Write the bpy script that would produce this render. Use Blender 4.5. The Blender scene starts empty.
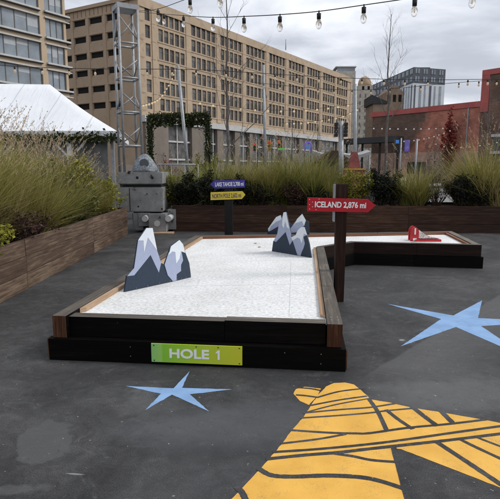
import bpy, bmesh, math, random
from mathutils import Vector, Matrix
R = math.radians
rnd = random.Random(7)
SC = bpy.context.scene
COL = SC.collection
# ------------------------------------------------------------ camera, sky, sun, exposure
H = 1.6
TH = math.atan(81.5 / 500)
cam = bpy.data.cameras.new('camera'); cam_o = bpy.data.objects.new('camera', cam); COL.objects.link(cam_o)
cam_o.location = (0, 0, H); cam_o.rotation_euler = (math.pi / 2 - TH, 0, 0)
cam.sensor_width = 36; cam.sensor_fit = 'HORIZONTAL'; cam.lens = 36.0; cam.clip_end = 5000; cam.clip_start = .05
SC.camera = cam_o
SUN_EL, SUN_AZ = R(42), R(88)          # azimuth from +Y towards +X
w = bpy.data.worlds.new('World'); SC.world = w; w.use_nodes = True
nt = w.node_tree; N = nt.nodes; L = nt.links; N.clear()
out = N.new('ShaderNodeOutputWorld'); bg = N.new('ShaderNodeBackground'); bg.inputs['Strength'].default_value = .1
sky = N.new('ShaderNodeTexSky'); sky.sky_type = 'NISHITA'; sky.sun_disc = False
sky.sun_elevation = SUN_EL; sky.sun_rotation = SUN_AZ; sky.dust_density = 3
tc = N.new('ShaderNodeTexCoord'); mp = N.new('ShaderNodeMapping'); mp.inputs['Scale'].default_value = (1.0, 1.0, 3.6)
mp.inputs['Rotation'].default_value = (0.0, R(12), 0)
n1 = N.new('ShaderNodeTexNoise'); n1.inputs['Scale'].default_value = 2.6; n1.inputs['Detail'].default_value = 7; n1.inputs['Roughness'].default_value = .52
n1.inputs['Distortion'].default_value = .25
rp = N.new('ShaderNodeValToRGB'); rp.color_ramp.interpolation = 'B_SPLINE'
e = rp.color_ramp.elements
e[0].position = .38; e[0].color = (.36, .385, .44, 1)
e[1].position = .62; e[1].color = (.84, .86, .90, 1)
m_ = e.new(.5); m_.color = (.58, .605, .66, 1)
mx = N.new('ShaderNodeMix'); mx.data_type = 'RGBA'; mx.inputs[0].default_value = .93
L.new(tc.outputs['Generated'], mp.inputs[0]); L.new(mp.outputs[0], n1.inputs[0]); L.new(n1.outputs[0], rp.inputs[0])
L.new(sky.outputs[0], mx.inputs[6]); vs_ = N.new('ShaderNodeVectorMath'); vs_.operation = 'SCALE'; vs_.inputs['Scale'].default_value = 10; L.new(rp.outputs[0], vs_.inputs[0]); L.new(vs_.outputs[0], mx.inputs[7]); L.new(mx.outputs[2], bg.inputs[0]); L.new(bg.outputs[0], out.inputs[0])
sd = bpy.data.lights.new('sun', 'SUN'); sd.energy = 1.5; sd.angle = R(18); sd.color = (1, .97, .92)
so = bpy.data.objects.new('sun', sd); COL.objects.link(so)
sv = Vector((math.sin(SUN_AZ) * math.cos(SUN_EL), math.cos(SUN_AZ) * math.cos(SUN_EL), math.sin(SUN_EL)))
so.rotation_euler = sv.to_track_quat('Z', 'Y').to_euler(); so.location = (0, 0, 30)
SC.view_settings.view_transform = 'Standard'; SC.view_settings.look = 'None'
SC.view_settings.exposure = .52; SC.view_settings.gamma = 1; SC.view_settings.use_curve_mapping = False
SC.render.engine = 'CYCLES'; SC.cycles.max_bounces = 6; SC.cycles.use_denoising = True

# ------------------------------------------------------------ measuring helpers: a photo pixel (500 px wide) to a real place
def ray(px, py):
    x = (px - 250) / 500; u = (249.5 - py) / 500
    return Vector((x, math.cos(TH) + u * math.sin(TH), -math.sin(TH) + u * math.cos(TH)))
def G(px, py, z=0.0):
    d = ray(px, py); return Vector((0, 0, H)) + d * ((z - H) / d.z)
def P(px, py, Y):
    d = ray(px, py); return Vector((0, 0, H)) + d * (Y / d.y)
def ZY(py, Y): return P(250, py, Y).z
def onplane(px, py, a, b):
    """where the view of a pixel meets the vertical plane through ground points a, b"""
    d = ray(px, py); n = Vector((-(b.y - a.y), b.x - a.x, 0))
    o = Vector((0, 0, H)); return o + d * (n.dot(a - o) / n.dot(d))

# ------------------------------------------------------------ materials
def newmat(name):
    m = bpy.data.materials.new(name); m.use_nodes = True
    nt = m.node_tree; return m, nt, nt.nodes, nt.links, nt.nodes['Principled BSDF']
def ramp(N, els):
    r = N.new('ShaderNodeValToRGB'); e = r.color_ramp.elements
    e[0].position, e[0].color = els[0][0], (*els[0][1], 1); e[1].position, e[1].color = els[-1][0], (*els[-1][1], 1)
    for p, c in els[1:-1]:
        k = e.new(p); k.color = (*c, 1)
    return r
def mat(name, c1, c2=None, scale=6, rough=.8, bump=0, bscale=None, coord='Object', st=(1, 1, 1), metal=0, emit=None, spec=.35, detail=6, dirt=None):
    m, nt, N, L, b = newmat(name)
    b.inputs['Roughness'].default_value = rough; b.inputs['Metallic'].default_value = metal; b.inputs['Specular IOR Level'].default_value = spec
    c2 = c2 or tuple(v * .75 for v in c1)
    tc = N.new('ShaderNodeTexCoord'); mp = N.new('ShaderNodeMapping'); mp.inputs['Scale'].default_value = st
    L.new(tc.outputs[coord], mp.inputs[0])
    n = N.new('ShaderNodeTexNoise'); n.inputs['Scale'].default_value = scale; n.inputs['Detail'].default_value = detail; n.inputs['Roughness'].default_value = .6
    L.new(mp.outputs[0], n.inputs[0])
    r = ramp(N, [(.32, c2), (.68, c1)]); L.new(n.outputs[0], r.inputs[0])
    col = r.outputs[0]
    if dirt:
        dc, ds, dl, dh = dirt
        n3 = N.new('ShaderNodeTexNoise'); n3.inputs['Scale'].default_value = ds; n3.inputs['Detail'].default_value = 8; L.new(mp.outputs[0], n3.inputs[0])
        mr = N.new('ShaderNodeMapRange'); mr.inputs[1].default_value = dl; mr.inputs[2].default_value = dh; L.new(n3.outputs[0], mr.inputs[0])
        x = N.new('ShaderNodeMix'); x.data_type = 'RGBA'; L.new(mr.outputs[0], x.inputs[0]); L.new(col, x.inputs[6]); x.inputs[7].default_value = (*dc, 1); col = x.outputs[2]
    L.new(col, b.inputs['Base Color'])
    if emit:
        b.inputs['Emission Color'].default_value = (*emit[0], 1); b.inputs['Emission Strength'].default_value = emit[1]
    if bump:
        n2 = N.new('ShaderNodeTexNoise'); n2.inputs['Scale'].default_value = bscale or scale * 4; n2.inputs['Detail'].default_value = 5; L.new(mp.outputs[0], n2.inputs[0])
        bp = N.new('ShaderNodeBump'); bp.inputs['Strength'].default_value = bump; bp.inputs['Distance'].default_value = .01
        L.new(n2.outputs[0], bp.inputs['Height']); L.new(bp.outputs[0], b.inputs['Normal'])
    return m
def wood(name, dark, mid, light, rough=.75, spec=.25, speck=True):
    """boards: UV u runs along the board in metres, each board has its own offset"""
    m, nt, N, L, b = newmat(name); b.inputs['Roughness'].default_value = rough; b.inputs['Specular IOR Level'].default_value = spec
    uv = N.new('ShaderNodeTexCoord')
    def noise(sc, st, det=6, ro=.6, dist=0):
        mp = N.new('ShaderNodeMapping'); mp.inputs['Scale'].default_value = st; L.new(uv.outputs['UV'], mp.inputs[0])
        n = N.new('ShaderNodeTexNoise'); n.inputs['Scale'].default_value = sc; n.inputs['Detail'].default_value = det; n.inputs['Roughness'].default_value = ro
        n.inputs['Distortion'].default_value = dist; L.new(mp.outputs[0], n.inputs[0]); return n
    g = noise(1.0, (2.2, 34, 1), 7, .65, .6); big = noise(1.0, (1.3, 3.5, 1), 4, .6, 1.0); board = noise(.9, (.25, .8, 1), 1)
    a = N.new('ShaderNodeMath'); a.operation = 'MULTIPLY_ADD'; L.new(g.outputs[0], a.inputs[0]); a.inputs[1].default_value = .55
    a2 = N.new('ShaderNodeMath'); a2.operation = 'MULTIPLY_ADD'; L.new(big.outputs[0], a2.inputs[0]); a2.inputs[1].default_value = .6
    L.new(board.outputs[0], a2.inputs[2]); 
    s = N.new('ShaderNodeMath'); s.operation = 'MULTIPLY'; L.new(a2.outputs[0], s.inputs[0]); s.inputs[1].default_value = .42; L.new(s.outputs[0], a.inputs[2])
    r = ramp(N, [(.42, dark), (.62, mid), (.8, light)]); L.new(a.outputs[0], r.inputs[0])
    col = r.outputs[0]
    if speck:
        v = noise(1.0, (26, 26, 1), 2); mr = N.new('ShaderNodeMapRange'); mr.inputs[1].default_value = .76; mr.inputs[2].default_value = .80; L.new(v.outputs[0], mr.inputs[0])
        x = N.new('ShaderNodeMix'); x.data_type = 'RGBA'; L.new(mr.outputs[0], x.inputs[0]); L.new(col, x.inputs[6]); x.inputs[7].default_value = (.3, .27, .24, 1); col = x.outputs[2]
    L.new(col, b.inputs['Base Color'])
    bp = N.new('ShaderNodeBump'); bp.inputs['Strength'].default_value = .6; bp.inputs['Distance'].default_value = .004
    L.new(g.outputs[0], bp.inputs['Height']); L.new(bp.outputs[0], b.inputs['Normal'])
    return m
def brickmat(name, c1, c2, mortar, bw=.22, bh=.075, big=None):
    m, nt, N, L, b = newmat(name); b.inputs['Roughness'].default_value = .9; b.inputs['Specular IOR Level'].default_value = .2
    uv = N.new('ShaderNodeTexCoord')
    br = N.new('ShaderNodeTexBrick'); L.new(uv.outputs['UV'], br.inputs[0])
    br.inputs['Color1'].default_value = (*c1, 1); br.inputs['Color2'].default_value = (*c2, 1); br.inputs['Mortar'].default_value = (*mortar, 1)
    br.inputs['Scale'].default_value = 1; br.inputs['Brick Width'].default_value = bw; br.inputs['Row Height'].default_value = bh; br.inputs['Mortar Size'].default_value = .008
    n = N.new('ShaderNodeTexNoise'); n.inputs['Scale'].default_value = .9; n.inputs['Detail'].default_value = 7; n.inputs['Roughness'].default_value = .65; L.new(uv.outputs['UV'], n.inputs[0])
    r = ramp(N, [(.35, (.55, .55, .55)), (.7, (1.35, 1.3, 1.25))]); L.new(n.outputs[0], r.inputs[0])
    x = N.new('ShaderNodeMix'); x.data_type = 'RGBA'; x.blend_type = 'MULTIPLY'; x.inputs[0].default_value = 1
    L.new(br.outputs[0], x.inputs[6]); L.new(r.outputs[0], x.inputs[7]); L.new(x.outputs[2], b.inputs['Base Color'])
    return m
def leafmat(name, c1, c2, scale=14, trans=.25):
    m, nt, N, L, b = newmat(name); b.inputs['Roughness'].default_value = .6; b.inputs['Specular IOR Level'].default_value = .2
    gi = N.new('ShaderNodeNewGeometry'); r = ramp(N, [(0, c2), (1, c1)]); L.new(gi.outputs['Random Per Island'], r.inputs[0])
    L.new(r.outputs[0], b.inputs['Base Color'])
    t = N.new('ShaderNodeBsdfTranslucent'); L.new(r.outputs[0], t.inputs[0]); mxs = N.new('ShaderNodeMixShader'); mxs.inputs[0].default_value = trans
    o = N['Material Output']; L.new(b.outputs[0], mxs.inputs[1]); L.new(t.outputs[0], mxs.inputs[2]); L.new(mxs.outputs[0], o.inputs[0])
    return m
M = {}
M['wood_black'] = wood('shaded_black_stained_wood', (.001, .001, .001), (.0022, .0018, .0016), (.008, .006, .005), .6, .08)  # dark stain, with the front face's shade also put into the near-black
M['wood_end'] = wood('dark_brown_end_grain', (.014, .006, .0035), (.05, .021, .011), (.17, .085, .045), .85, .15)
M['wood_top'] = wood('weathered_grey_top', (.040, .034, .029), (.10, .085, .070), (.21, .185, .155), .75, speck=False)
M['wood_planter'] = wood('planter_brown_timber', (.024, .015, .010), (.090, .058, .040), (.24, .175, .125), .85)
M['wood_far'] = wood('planter_dark_timber', (.010, .0055, .004), (.044, .022, .014), (.12, .062, .038), .85)
M['wood_raw'] = wood('raw_pine', (.2, .12, .07), (.36, .24, .15), (.5, .37, .26), .8, speck=False)
M['wood_red'] = wood('reddish_pine', (.10, .04, .02), (.2, .09, .05), (.3, .15, .09), .8)
M['wood_post'] = wood('dark_post_wood', (.009, .0045, .003), (.022, .0105, .007), (.055, .03, .02), .8, .15)
M['post_black'] = wood('black_post_wood', (.006, .006, .006), (.014, .012, .011), (.03, .026, .023), .7)
M['soil'] = mat('soil', (.03, .02, .013), (.012, .008, .006), 12, .95, .8, 40)
M['navy'] = mat('navy_paint', (.030, .045, .070), (.024, .037, .060), 30, .55, spec=.3)
M['lilac'] = mat('grey_lilac_paint', (.36, .40, .54), (.33, .37, .50), 20, .55, spec=.3)
M['snow'] = mat('snow_paint', (.72, .76, .80), (.66, .70, .74), 20, .55, spec=.3)
M['red'] = mat('red_sign_paint', (.42, .008, .018), (.36, .006, .014), 12, .5)
M['redobj'] = mat('red_plastic', (.52, .03, .035), (.40, .02, .025), 15, .45)
M['blue'] = mat('violet_blue_sign_paint', (.055, .045, .29), (.045, .036, .24), 12, .5)
M['yellow'] = mat('yellow_sign_paint', (.75, .58, .06), (.66, .5, .05), 12, .5)
M['white'] = mat('white_paint', (.8, .8, .79), (.7, .7, .69), 10, .6)
M['ink'] = mat('dark_violet_lettering', (.10, .05, .12), None, 10, .6)
M['metal'] = mat('galvanised_steel', (.34, .35, .36), (.24, .25, .26), 9, .5, metal=.35)
M['truss'] = mat('aluminium_truss', (.36, .37, .38), (.24, .25, .26), 7, .5, metal=.35)
M['darkmetal'] = mat('dark_metal', (.03, .03, .032), None, 9, .5, metal=.4)
M['screw'] = mat('dull_screws', (.4, .4, .4), None, 9, .4, metal=.7)
M['block'] = mat('grey_painted_ballast', (.29, .29, .285), (.17, .17, .168), 3.5, .8, .5, 30, dirt=((.05, .05, .048), 9, .6, .72))
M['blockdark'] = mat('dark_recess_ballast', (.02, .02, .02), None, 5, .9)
M['rock'] = mat('speckled_rock_shell', (.32, .35, .38), (.08, .09, .10), 26, .85, .8, 40)
M['tent'] = mat('white_tent_fabric', (.76, .775, .80), (.68, .70, .73), .8, .6, .7, 2.2, st=(1, 1, .4))
M['tentwall'] = mat('clear_tent_wall', (.25, .26, .26), (.07, .07, .07), 2.2, .3)
M['bulbglass'] = mat('clear_bulb_glass', (.95, .94, .9), (.9, .88, .84), 10, .04, spec=.5); M['bulbglass'].node_tree.nodes['Principled BSDF'].inputs['Transmission Weight'].default_value = .9; M['bulbglass'].node_tree.nodes['Principled BSDF'].inputs['IOR'].default_value = 1.12
M['warm'] = mat('lit_warm_bulb', (.5, .38, .24), None, 5, .4, emit=((1, .74, .42), .3))
M['warmdim'] = mat('faintly_lit_filament_bulb', (.34, .29, .22), None, 5, .2, emit=((1, .75, .45), .15))
M['coldlit'] = mat('lit_white_bulb', (.55, .55, .5), None, 5, .4, emit=((1, .95, .85), .12))
M['cable'] = mat('black_cable', (.012, .012, .012), None, 9, .6)
M['bark'] = mat('bare_bark', (.17, .15, .135), (.08, .07, .062), 14, .9)
M['stem'] = mat('brown_stems', (.07, .045, .03), (.035, .022, .016), 14, .9)
M['pink'] = mat('mural_salmon', (.38, .23, .17), (.26, .15, .11), .9, .9)
M['brickred'] = brickmat('faded_red_brick', (.52, .19, .135), (.42, .155, .11), (.30, .19, .15))
M['brick'] = brickmat('brown_brick', (.22, .125, .09), (.15, .09, .068), (.17, .13, .11))
M['brickpale'] = brickmat('salmon_painted_brick', (.52, .35, .27), (.42, .26, .2), (.38, .28, .22), .3, .1)
def repainted():
    m = M['brickred']; nt = m.node_tree; N, L = nt.nodes, nt.links; b = N['Principled BSDF']; old = b.inputs['Base Color'].links[0].from_socket
    uv = N.new('ShaderNodeTexCoord'); sx = N.new('ShaderNodeSeparateXYZ'); L.new(uv.outputs['UV'], sx.inputs[0])
    n = N.new('ShaderNodeTexNoise'); n.inputs['Scale'].default_value = .8; n.inputs['Detail'].default_value = 8; n.inputs['Roughness'].default_value = .7; L.new(uv.outputs['UV'], n.inputs[0])
    a = N.new('ShaderNodeMath'); a.operation = 'MULTIPLY_ADD'; L.new(n.outputs[0], a.inputs[0]); a.inputs[1].default_value = 4; L.new(sx.outputs[0], a.inputs[2])
    a2 = N.new('ShaderNodeMath'); a2.operation = 'MULTIPLY_ADD'; L.new(sx.outputs[1], a2.inputs[0]); a2.inputs[1].default_value = -.6; L.new(a.outputs[0], a2.inputs[2])
    k = N.new('ShaderNodeMapRange'); k.inputs[1].default_value = 2.9; k.inputs[2].default_value = 3.8; L.new(a2.outputs[0], k.inputs[0])
    br = N.new('ShaderNodeTexBrick'); L.new(uv.outputs['UV'], br.inputs[0]); br.inputs['Color1'].default_value = (.20, .12, .088, 1); br.inputs['Color2'].default_value = (.13, .082, .062, 1); br.inputs['Mortar'].default_value = (.17, .135, .115, 1)
    br.inputs['Scale'].default_value = 1; br.inputs['Brick Width'].default_value = .22; br.inputs['Row Height'].default_value = .075; br.inputs['Mortar Size'].default_value = .008
    n2 = N.new('ShaderNodeTexNoise'); n2.inputs['Scale'].default_value = 1.4; n2.inputs['Detail'].default_value = 9; n2.inputs['Roughness'].default_value = .75; L.new(uv.outputs['UV'], n2.inputs[0])
    r2 = ramp(N, [(.3, (.5, .5, .5)), (.7, (1.0, 1.0, 1.0))]); L.new(n2.outputs[0], r2.inputs[0])
    y = N.new('ShaderNodeMix'); y.data_type = 'RGBA'; y.blend_type = 'MULTIPLY'; y.inputs[0].default_value = 1; L.new(br.outputs[0], y.inputs[6]); L.new(r2.outputs[0], y.inputs[7])
    x = N.new('ShaderNodeMix'); x.data_type = 'RGBA'; L.new(k.outputs[0], x.inputs[0]); L.new(y.outputs[2], x.inputs[6]); L.new(old, x.inputs[7]); L.new(x.outputs[2], b.inputs['Base Color'])
repainted()
M['coping'] = mat('red_coping_paint', (.44, .115, .10), (.34, .085, .075), 2, .8)
M['beige'] = mat('beige_precast', (.45, .35, .25), (.385, .295, .205), .35, .9, dirt=((.27, .20, .14), .8, .55, .8))
M['beige2'] = mat('beige_precast_left', (.48, .375, .265), (.43, .33, .23), .4, .9, dirt=((.33, .24, .16), .9, .58, .8))
M['beige_shade'] = mat('shaded_beige_precast', (.40, .30, .215), (.33, .245, .17), .4, .9, dirt=((.27, .195, .135), .8, .55, .8))  # beige darkened: the left face's shade is put into the colour
M['joint'] = mat('brown_joint', (.26, .17, .11), None, 1, .9)
M['trim'] = mat('pale_concrete_trim', (.52, .52, .51), (.42, .42, .41), 1.5, .8)
M['glassdark'] = mat('dark_window_glass', (.065, .062, .058), (.03, .03, .03), .25, .25, spec=.5)
M['glassgrey'] = mat('grey_window_glass', (.16, .155, .15), (.05, .05, .052), .7, .3, spec=.5)
M['glassblue'] = mat('ribbon_window_glass', (.26, .30, .34), (.13, .155, .18), .35, .12, spec=.8)
M['frame'] = mat('window_frame', (.18, .17, .16), None, 3, .6)
M['void'] = mat('dark_opening', (.008, .008, .008), None, 3, .9)
M['greyclad'] = mat('slate_cladding', (.11, .115, .135), (.09, .095, .11), .3, .8)
M['whiteclad'] = mat('white_cladding', (.62, .64, .67), (.55, .57, .60), .3, .8)
M['stonetower'] = mat('pale_stone', (.52, .48, .42), (.34, .31, .27), .9, .9, bump=1, bscale=3)
M['dome'] = mat('tan_dome', (.42, .30, .20), (.34, .24, .16), .6, .8)
M['roofdark'] = mat('dark_roof', (.05, .05, .052), None, 1, .9)
M['oldbrick'] = mat('tan_old_brick', (.30, .22, .16), (.20, .145, .105), .9, .9)
M['purple'] = mat('purple_banner', (.10, .05, .42), (.3, .28, .6), 5, .7)
M['bluelit'] = mat('lit_blue_sign', (.05, .2, .6), None, 5, .5, emit=((.15, .45, 1), .1))
M['green_lit'] = mat('lit_green_sign', (.1, .5, .1), None, 5, .5, emit=((.2, 1, .2), .1))
M['amber'] = mat('amber_housing', (.55, .33, .04), None, 5, .5)
M['lit_red'] = mat('lit_red_lens', (.6, .05, .03), None, 5, .4, emit=((1, .12, .05), .08))
M['hut'] = mat('brown_hut_boards', (.10, .065, .045), (.06, .04, .03), 4, .9)
M['pinkstall'] = mat('rose_red_boards', (.26, .07, .065), (.16, .04, .04), 4, .8)
G1, G2 = (.44, .38, .12), (.13, .135, .034)
M['grass'] = leafmat('grass_blades', G1, G2)
M['grass_y'] = leafmat('straw_grass_blades', (.48, .38, .17), (.18, .155, .05))
M['grass_g'] = leafmat('green_grass_blades', (.33, .32, .09), (.10, .115, .03))
M['plume'] = leafmat('grass_plumes', (.62, .50, .35), (.34, .25, .16))
M['leaf'] = leafmat('shrub_leaves', (.19, .19, .05), (.06, .068, .018))
M['leaf_y'] = leafmat('yellow_green_leaves', (.36, .34, .05), (.13, .14, .02))
M['leaf_dark'] = leafmat('dark_evergreen_leaves', (.028, .032, .020), (.006, .008, .006), trans=.1)
M['leaf_brown'] = leafmat('wine_brown_leaves', (.11, .055, .045), (.03, .018, .015))
M['leaf_red'] = leafmat('red_leaves', (.34, .06, .045), (.14, .02, .02))
M['leaf_garland'] = leafmat('garland_needles', (.07, .085, .03), (.018, .024, .010), trans=.1)

# ------------------------------------------------------------ mesh builder
def tri(mb):
    mb.bm.normal_update(); bmesh.ops.triangulate(mb.bm, faces=[f for f in mb.bm.faces if len(f.verts) > 4], ngon_method='EAR_CLIP')
class MB:
    def __init__(s): s.bm = bmesh.new(); s.uv = s.bm.loops.layers.uv.new('UVMap')
    def face(s, pts, mi=0, uvs=None, smooth=False):
        vs = [s.bm.verts.new(p) for p in pts]
        f = s.bm.faces.new(vs); f.material_index = mi; f.smooth = smooth
        if uvs:
            for l, u in zip(f.loops, uvs): l[s.uv].uv = u
        return f
    def hexa(s, c, mi=0, ax=None, mis=None):
        """c: 8 corners, bottom ring 0-3 then top ring 4-7. faces: bottom, top, 4 sides (0-1,1-2,2-3,3-0)"""
        vs = [s.bm.verts.new(p) for p in c]
        o = Vector((rnd.random() * 60, rnd.random() * 60, 0))
        idx = [(3, 2, 1, 0), (4, 5, 6, 7), (0, 1, 5, 4), (1, 2, 6, 5), (2, 3, 7, 6), (3, 0, 4, 7)]
        c = [Vector(p) for p in c]
        if ax is None:
            e = [c[1] - c[0], c[3] - c[0], c[4] - c[0]]; ax = max(e, key=lambda v: v.length)
        ax = ax.normalized()
        for k, q in enumerate(idx):
            f = s.bm.faces.new([vs[i] for i in q]); f.material_index = mis[k] if mis else mi
            n = f.normal if f.normal.length > 0 else Vector((0, 0, 1)); f.normal_update(); n = f.normal
            t = n.cross(ax)
            if t.length < .3:
                a2 = Vector((0, 0, 1)) if abs(n.z) < .9 else Vector((1, 0, 0)); t = n.cross(a2).normalized(); a_ = a2
            else: t.normalize(); a_ = ax
            for l in f.loops:
                l[s.uv].uv = (l.vert.co.dot(a_) + o.x, l.vert.co.dot(t) + o.y)
    def box(s, x0, x1, y0, y1, z0, z1, mi=0, ax=None, mis=None):
        s.hexa([(x0, y0, z0), (x1, y0, z0), (x1, y1, z0), (x0, y1, z0), (x0, y0, z1), (x1, y0, z1), (x1, y1, z1), (x0, y1, z1)], mi, ax, mis)
    def beam(s, a, b, w, z0, z1, side=0, mi=0, mis=None):
        """horizontal board from a to b (plan); side -1/0/1: width to the right / centred / to the left"""
        a = Vector((a[0], a[1], 0)); b = Vector((b[0], b[1], 0)); d = (b - a).normalized(); n = Vector((-d.y, d.x, 0))
        o0 = n * (w * (side - 1) / 2); o1 = n * (w * (side + 1) / 2)
        c = [a + o0, b + o0, b + o1, a + o1]
        s.hexa([Vector((p.x, p.y, z0)) for p in c] + [Vector((p.x, p.y, z1)) for p in c], mi, b - a, mis)
    def bar(s, a, b, w, h=None, mi=0, up=Vector((0, 0, 1))):
        a = Vector(a); b = Vector(b); h = h or w; d = (b - a).normalized()
        u = up if abs(d.dot(up)) < .95 else Vector((0, 1, 0))
        x = d.cross(u).normalized() * w / 2; y = x.cross(d).normalized() * h / 2
        s.hexa([a - x - y, a + x - y, a + x + y, a - x + y, b - x - y, b + x - y, b + x + y, b - x + y], mi)
    def tube(s, pts, rs, n=6, mi=0, cap=True, smooth=True):
        pts = [Vector(p) for p in pts]
        if not isinstance(rs, (list, tuple)): rs = [rs] * len(pts)
        rings = []; u = None
        for i, p in enumerate(pts):
            d = (pts[min(i + 1, len(pts) - 1)] - pts[max(i - 1, 0)]).normalized()
            if u is None: u = d.cross(Vector((0, 0, 1)) if abs(d.z) < .9 else Vector((1, 0, 0))).normalized()
            else: u = (u - d * u.dot(d)).normalized()
            v = d.cross(u)
            rings.append([s.bm.verts.new(p + (u * math.cos(2 * math.pi * k / n) + v * math.sin(2 * math.pi * k / n)) * rs[i]) for k in range(n)])
        for a, b in zip(rings, rings[1:]):
            for k in range(n):
                f = s.bm.faces.new((a[k], a[(k + 1) % n], b[(k + 1) % n], b[k])); f.material_index = mi; f.smooth = smooth
        if cap:
            for r_ in (rings[0][::-1], rings[-1]):
                f = s.bm.faces.new(r_); f.material_index = mi
    def prism(s, pts, off, mi=0):
        """outline (3-D points in one plane) given the thickness vector off"""
        a = [s.bm.verts.new(p) for p in pts]; b = [s.bm.verts.new(Vector(p) + off) for p in pts]
        f = s.bm.faces.new(a); g = s.bm.faces.new(b[::-1]); f.material_index = g.material_index = mi
        for k in range(len(a)):
            h = s.bm.faces.new((a[k], b[k], b[(k + 1) % len(a)], a[(k + 1) % len(a)])); h.material_index = mi
    def build(s, name, mats, parent=None, recalc=True, **tagkw):
        if recalc: bmesh.ops.recalc_face_normals(s.bm, faces=s.bm.faces)
        me = bpy.data.meshes.new(name); 
        off = Vector((0, 0, 0)); p = parent
        while p is not None: off += p.location; p = p.parent
        if parent is None and 'origin' in tagkw: off = Vector(tagkw['origin'])
        if off.length: bmesh.ops.translate(s.bm, verts=s.bm.verts, vec=-off)
        s.bm.to_mesh(me); s.bm.free()
        if not isinstance(mats, (list, tuple)): mats = [mats]
        for m in mats: me.materials.append(M[m] if isinstance(m, str) else m)
        o = bpy.data.objects.new(name, me); COL.objects.link(o)
        if parent is not None: o.parent = parent
        elif 'origin' in tagkw: o.location = off
        for k in ('label', 'category', 'group', 'kind'):
            if k in tagkw and tagkw[k]: o[k] = tagkw[k]
        return o
def thing(name, label, cat, loc=(0, 0, 0), group=None):
    o = bpy.data.objects.new(name, None); COL.objects.link(o); o.location = loc; o.empty_display_size = .2
    o['label'] = label; o['category'] = cat
    if group: o['group'] = group
    return o
def kids(o): return [c for c in bpy.data.objects if c.parent == o]
def dup(o, loc=None, rz=0, sc=1, label=None, parent=None):
    c = o.copy(); COL.objects.link(c); c.parent = parent
    if loc is not None: c.location = loc; c.rotation_euler = (0, 0, rz); c.scale = sc if isinstance(sc, tuple) else (sc,) * 3
    if label: c['label'] = label
    for ch in kids(o): dup(ch, parent=c)
    return c
def text_mesh(name, txt, mat_, parent, origin, xdir, width, height, thick=.002, bold=.02):
    """lettering as a thin mesh; origin = lower-left corner, xdir = reading direction"""
    cu = bpy.data.curves.new(name, 'FONT'); cu.body = txt; cu.size = 1; cu.offset = bold; cu.extrude = .02; cu.resolution_u = 4
    t = bpy.data.objects.new(name, cu); COL.objects.link(t); bpy.context.view_layer.update()
    me = bpy.data.meshes.new_from_object(t.evaluated_get(bpy.context.evaluated_depsgraph_get()))
    bpy.data.objects.remove(t); me.name = name
    xs = [v.co.x for v in me.vertices]; cap = .0
    ys = [v.co.y for v in me.vertices]; x0, x1 = min(xs), max(xs); y0 = 0 if ',' in txt else min(ys); y1 = max(ys)
    xd = Vector(xdir).normalized(); zd = Vector((0, 0, 1)); nd = xd.cross(zd)   # nd points to the viewer when xd points right
    zd = (zd - xd * xd.z).normalized(); nd = xd.cross(zd)
    off = Vector((0, 0, 0)); p = parent
    while p is not None: off += p.location; p = p.parent
    for v in me.vertices:
        a, b, c = v.co
        v.co = Vector(origin) + xd * ((a - x0) / (x1 - x0) * width) + zd * ((b - y0) / (y1 - y0) * height) + nd * (c / .02 * thick / 2) - off
    me.materials.clear(); me.materials.append(M[mat_]); o = bpy.data.objects.new(name, me); COL.objects.link(o); o.parent = parent
    return o

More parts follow.
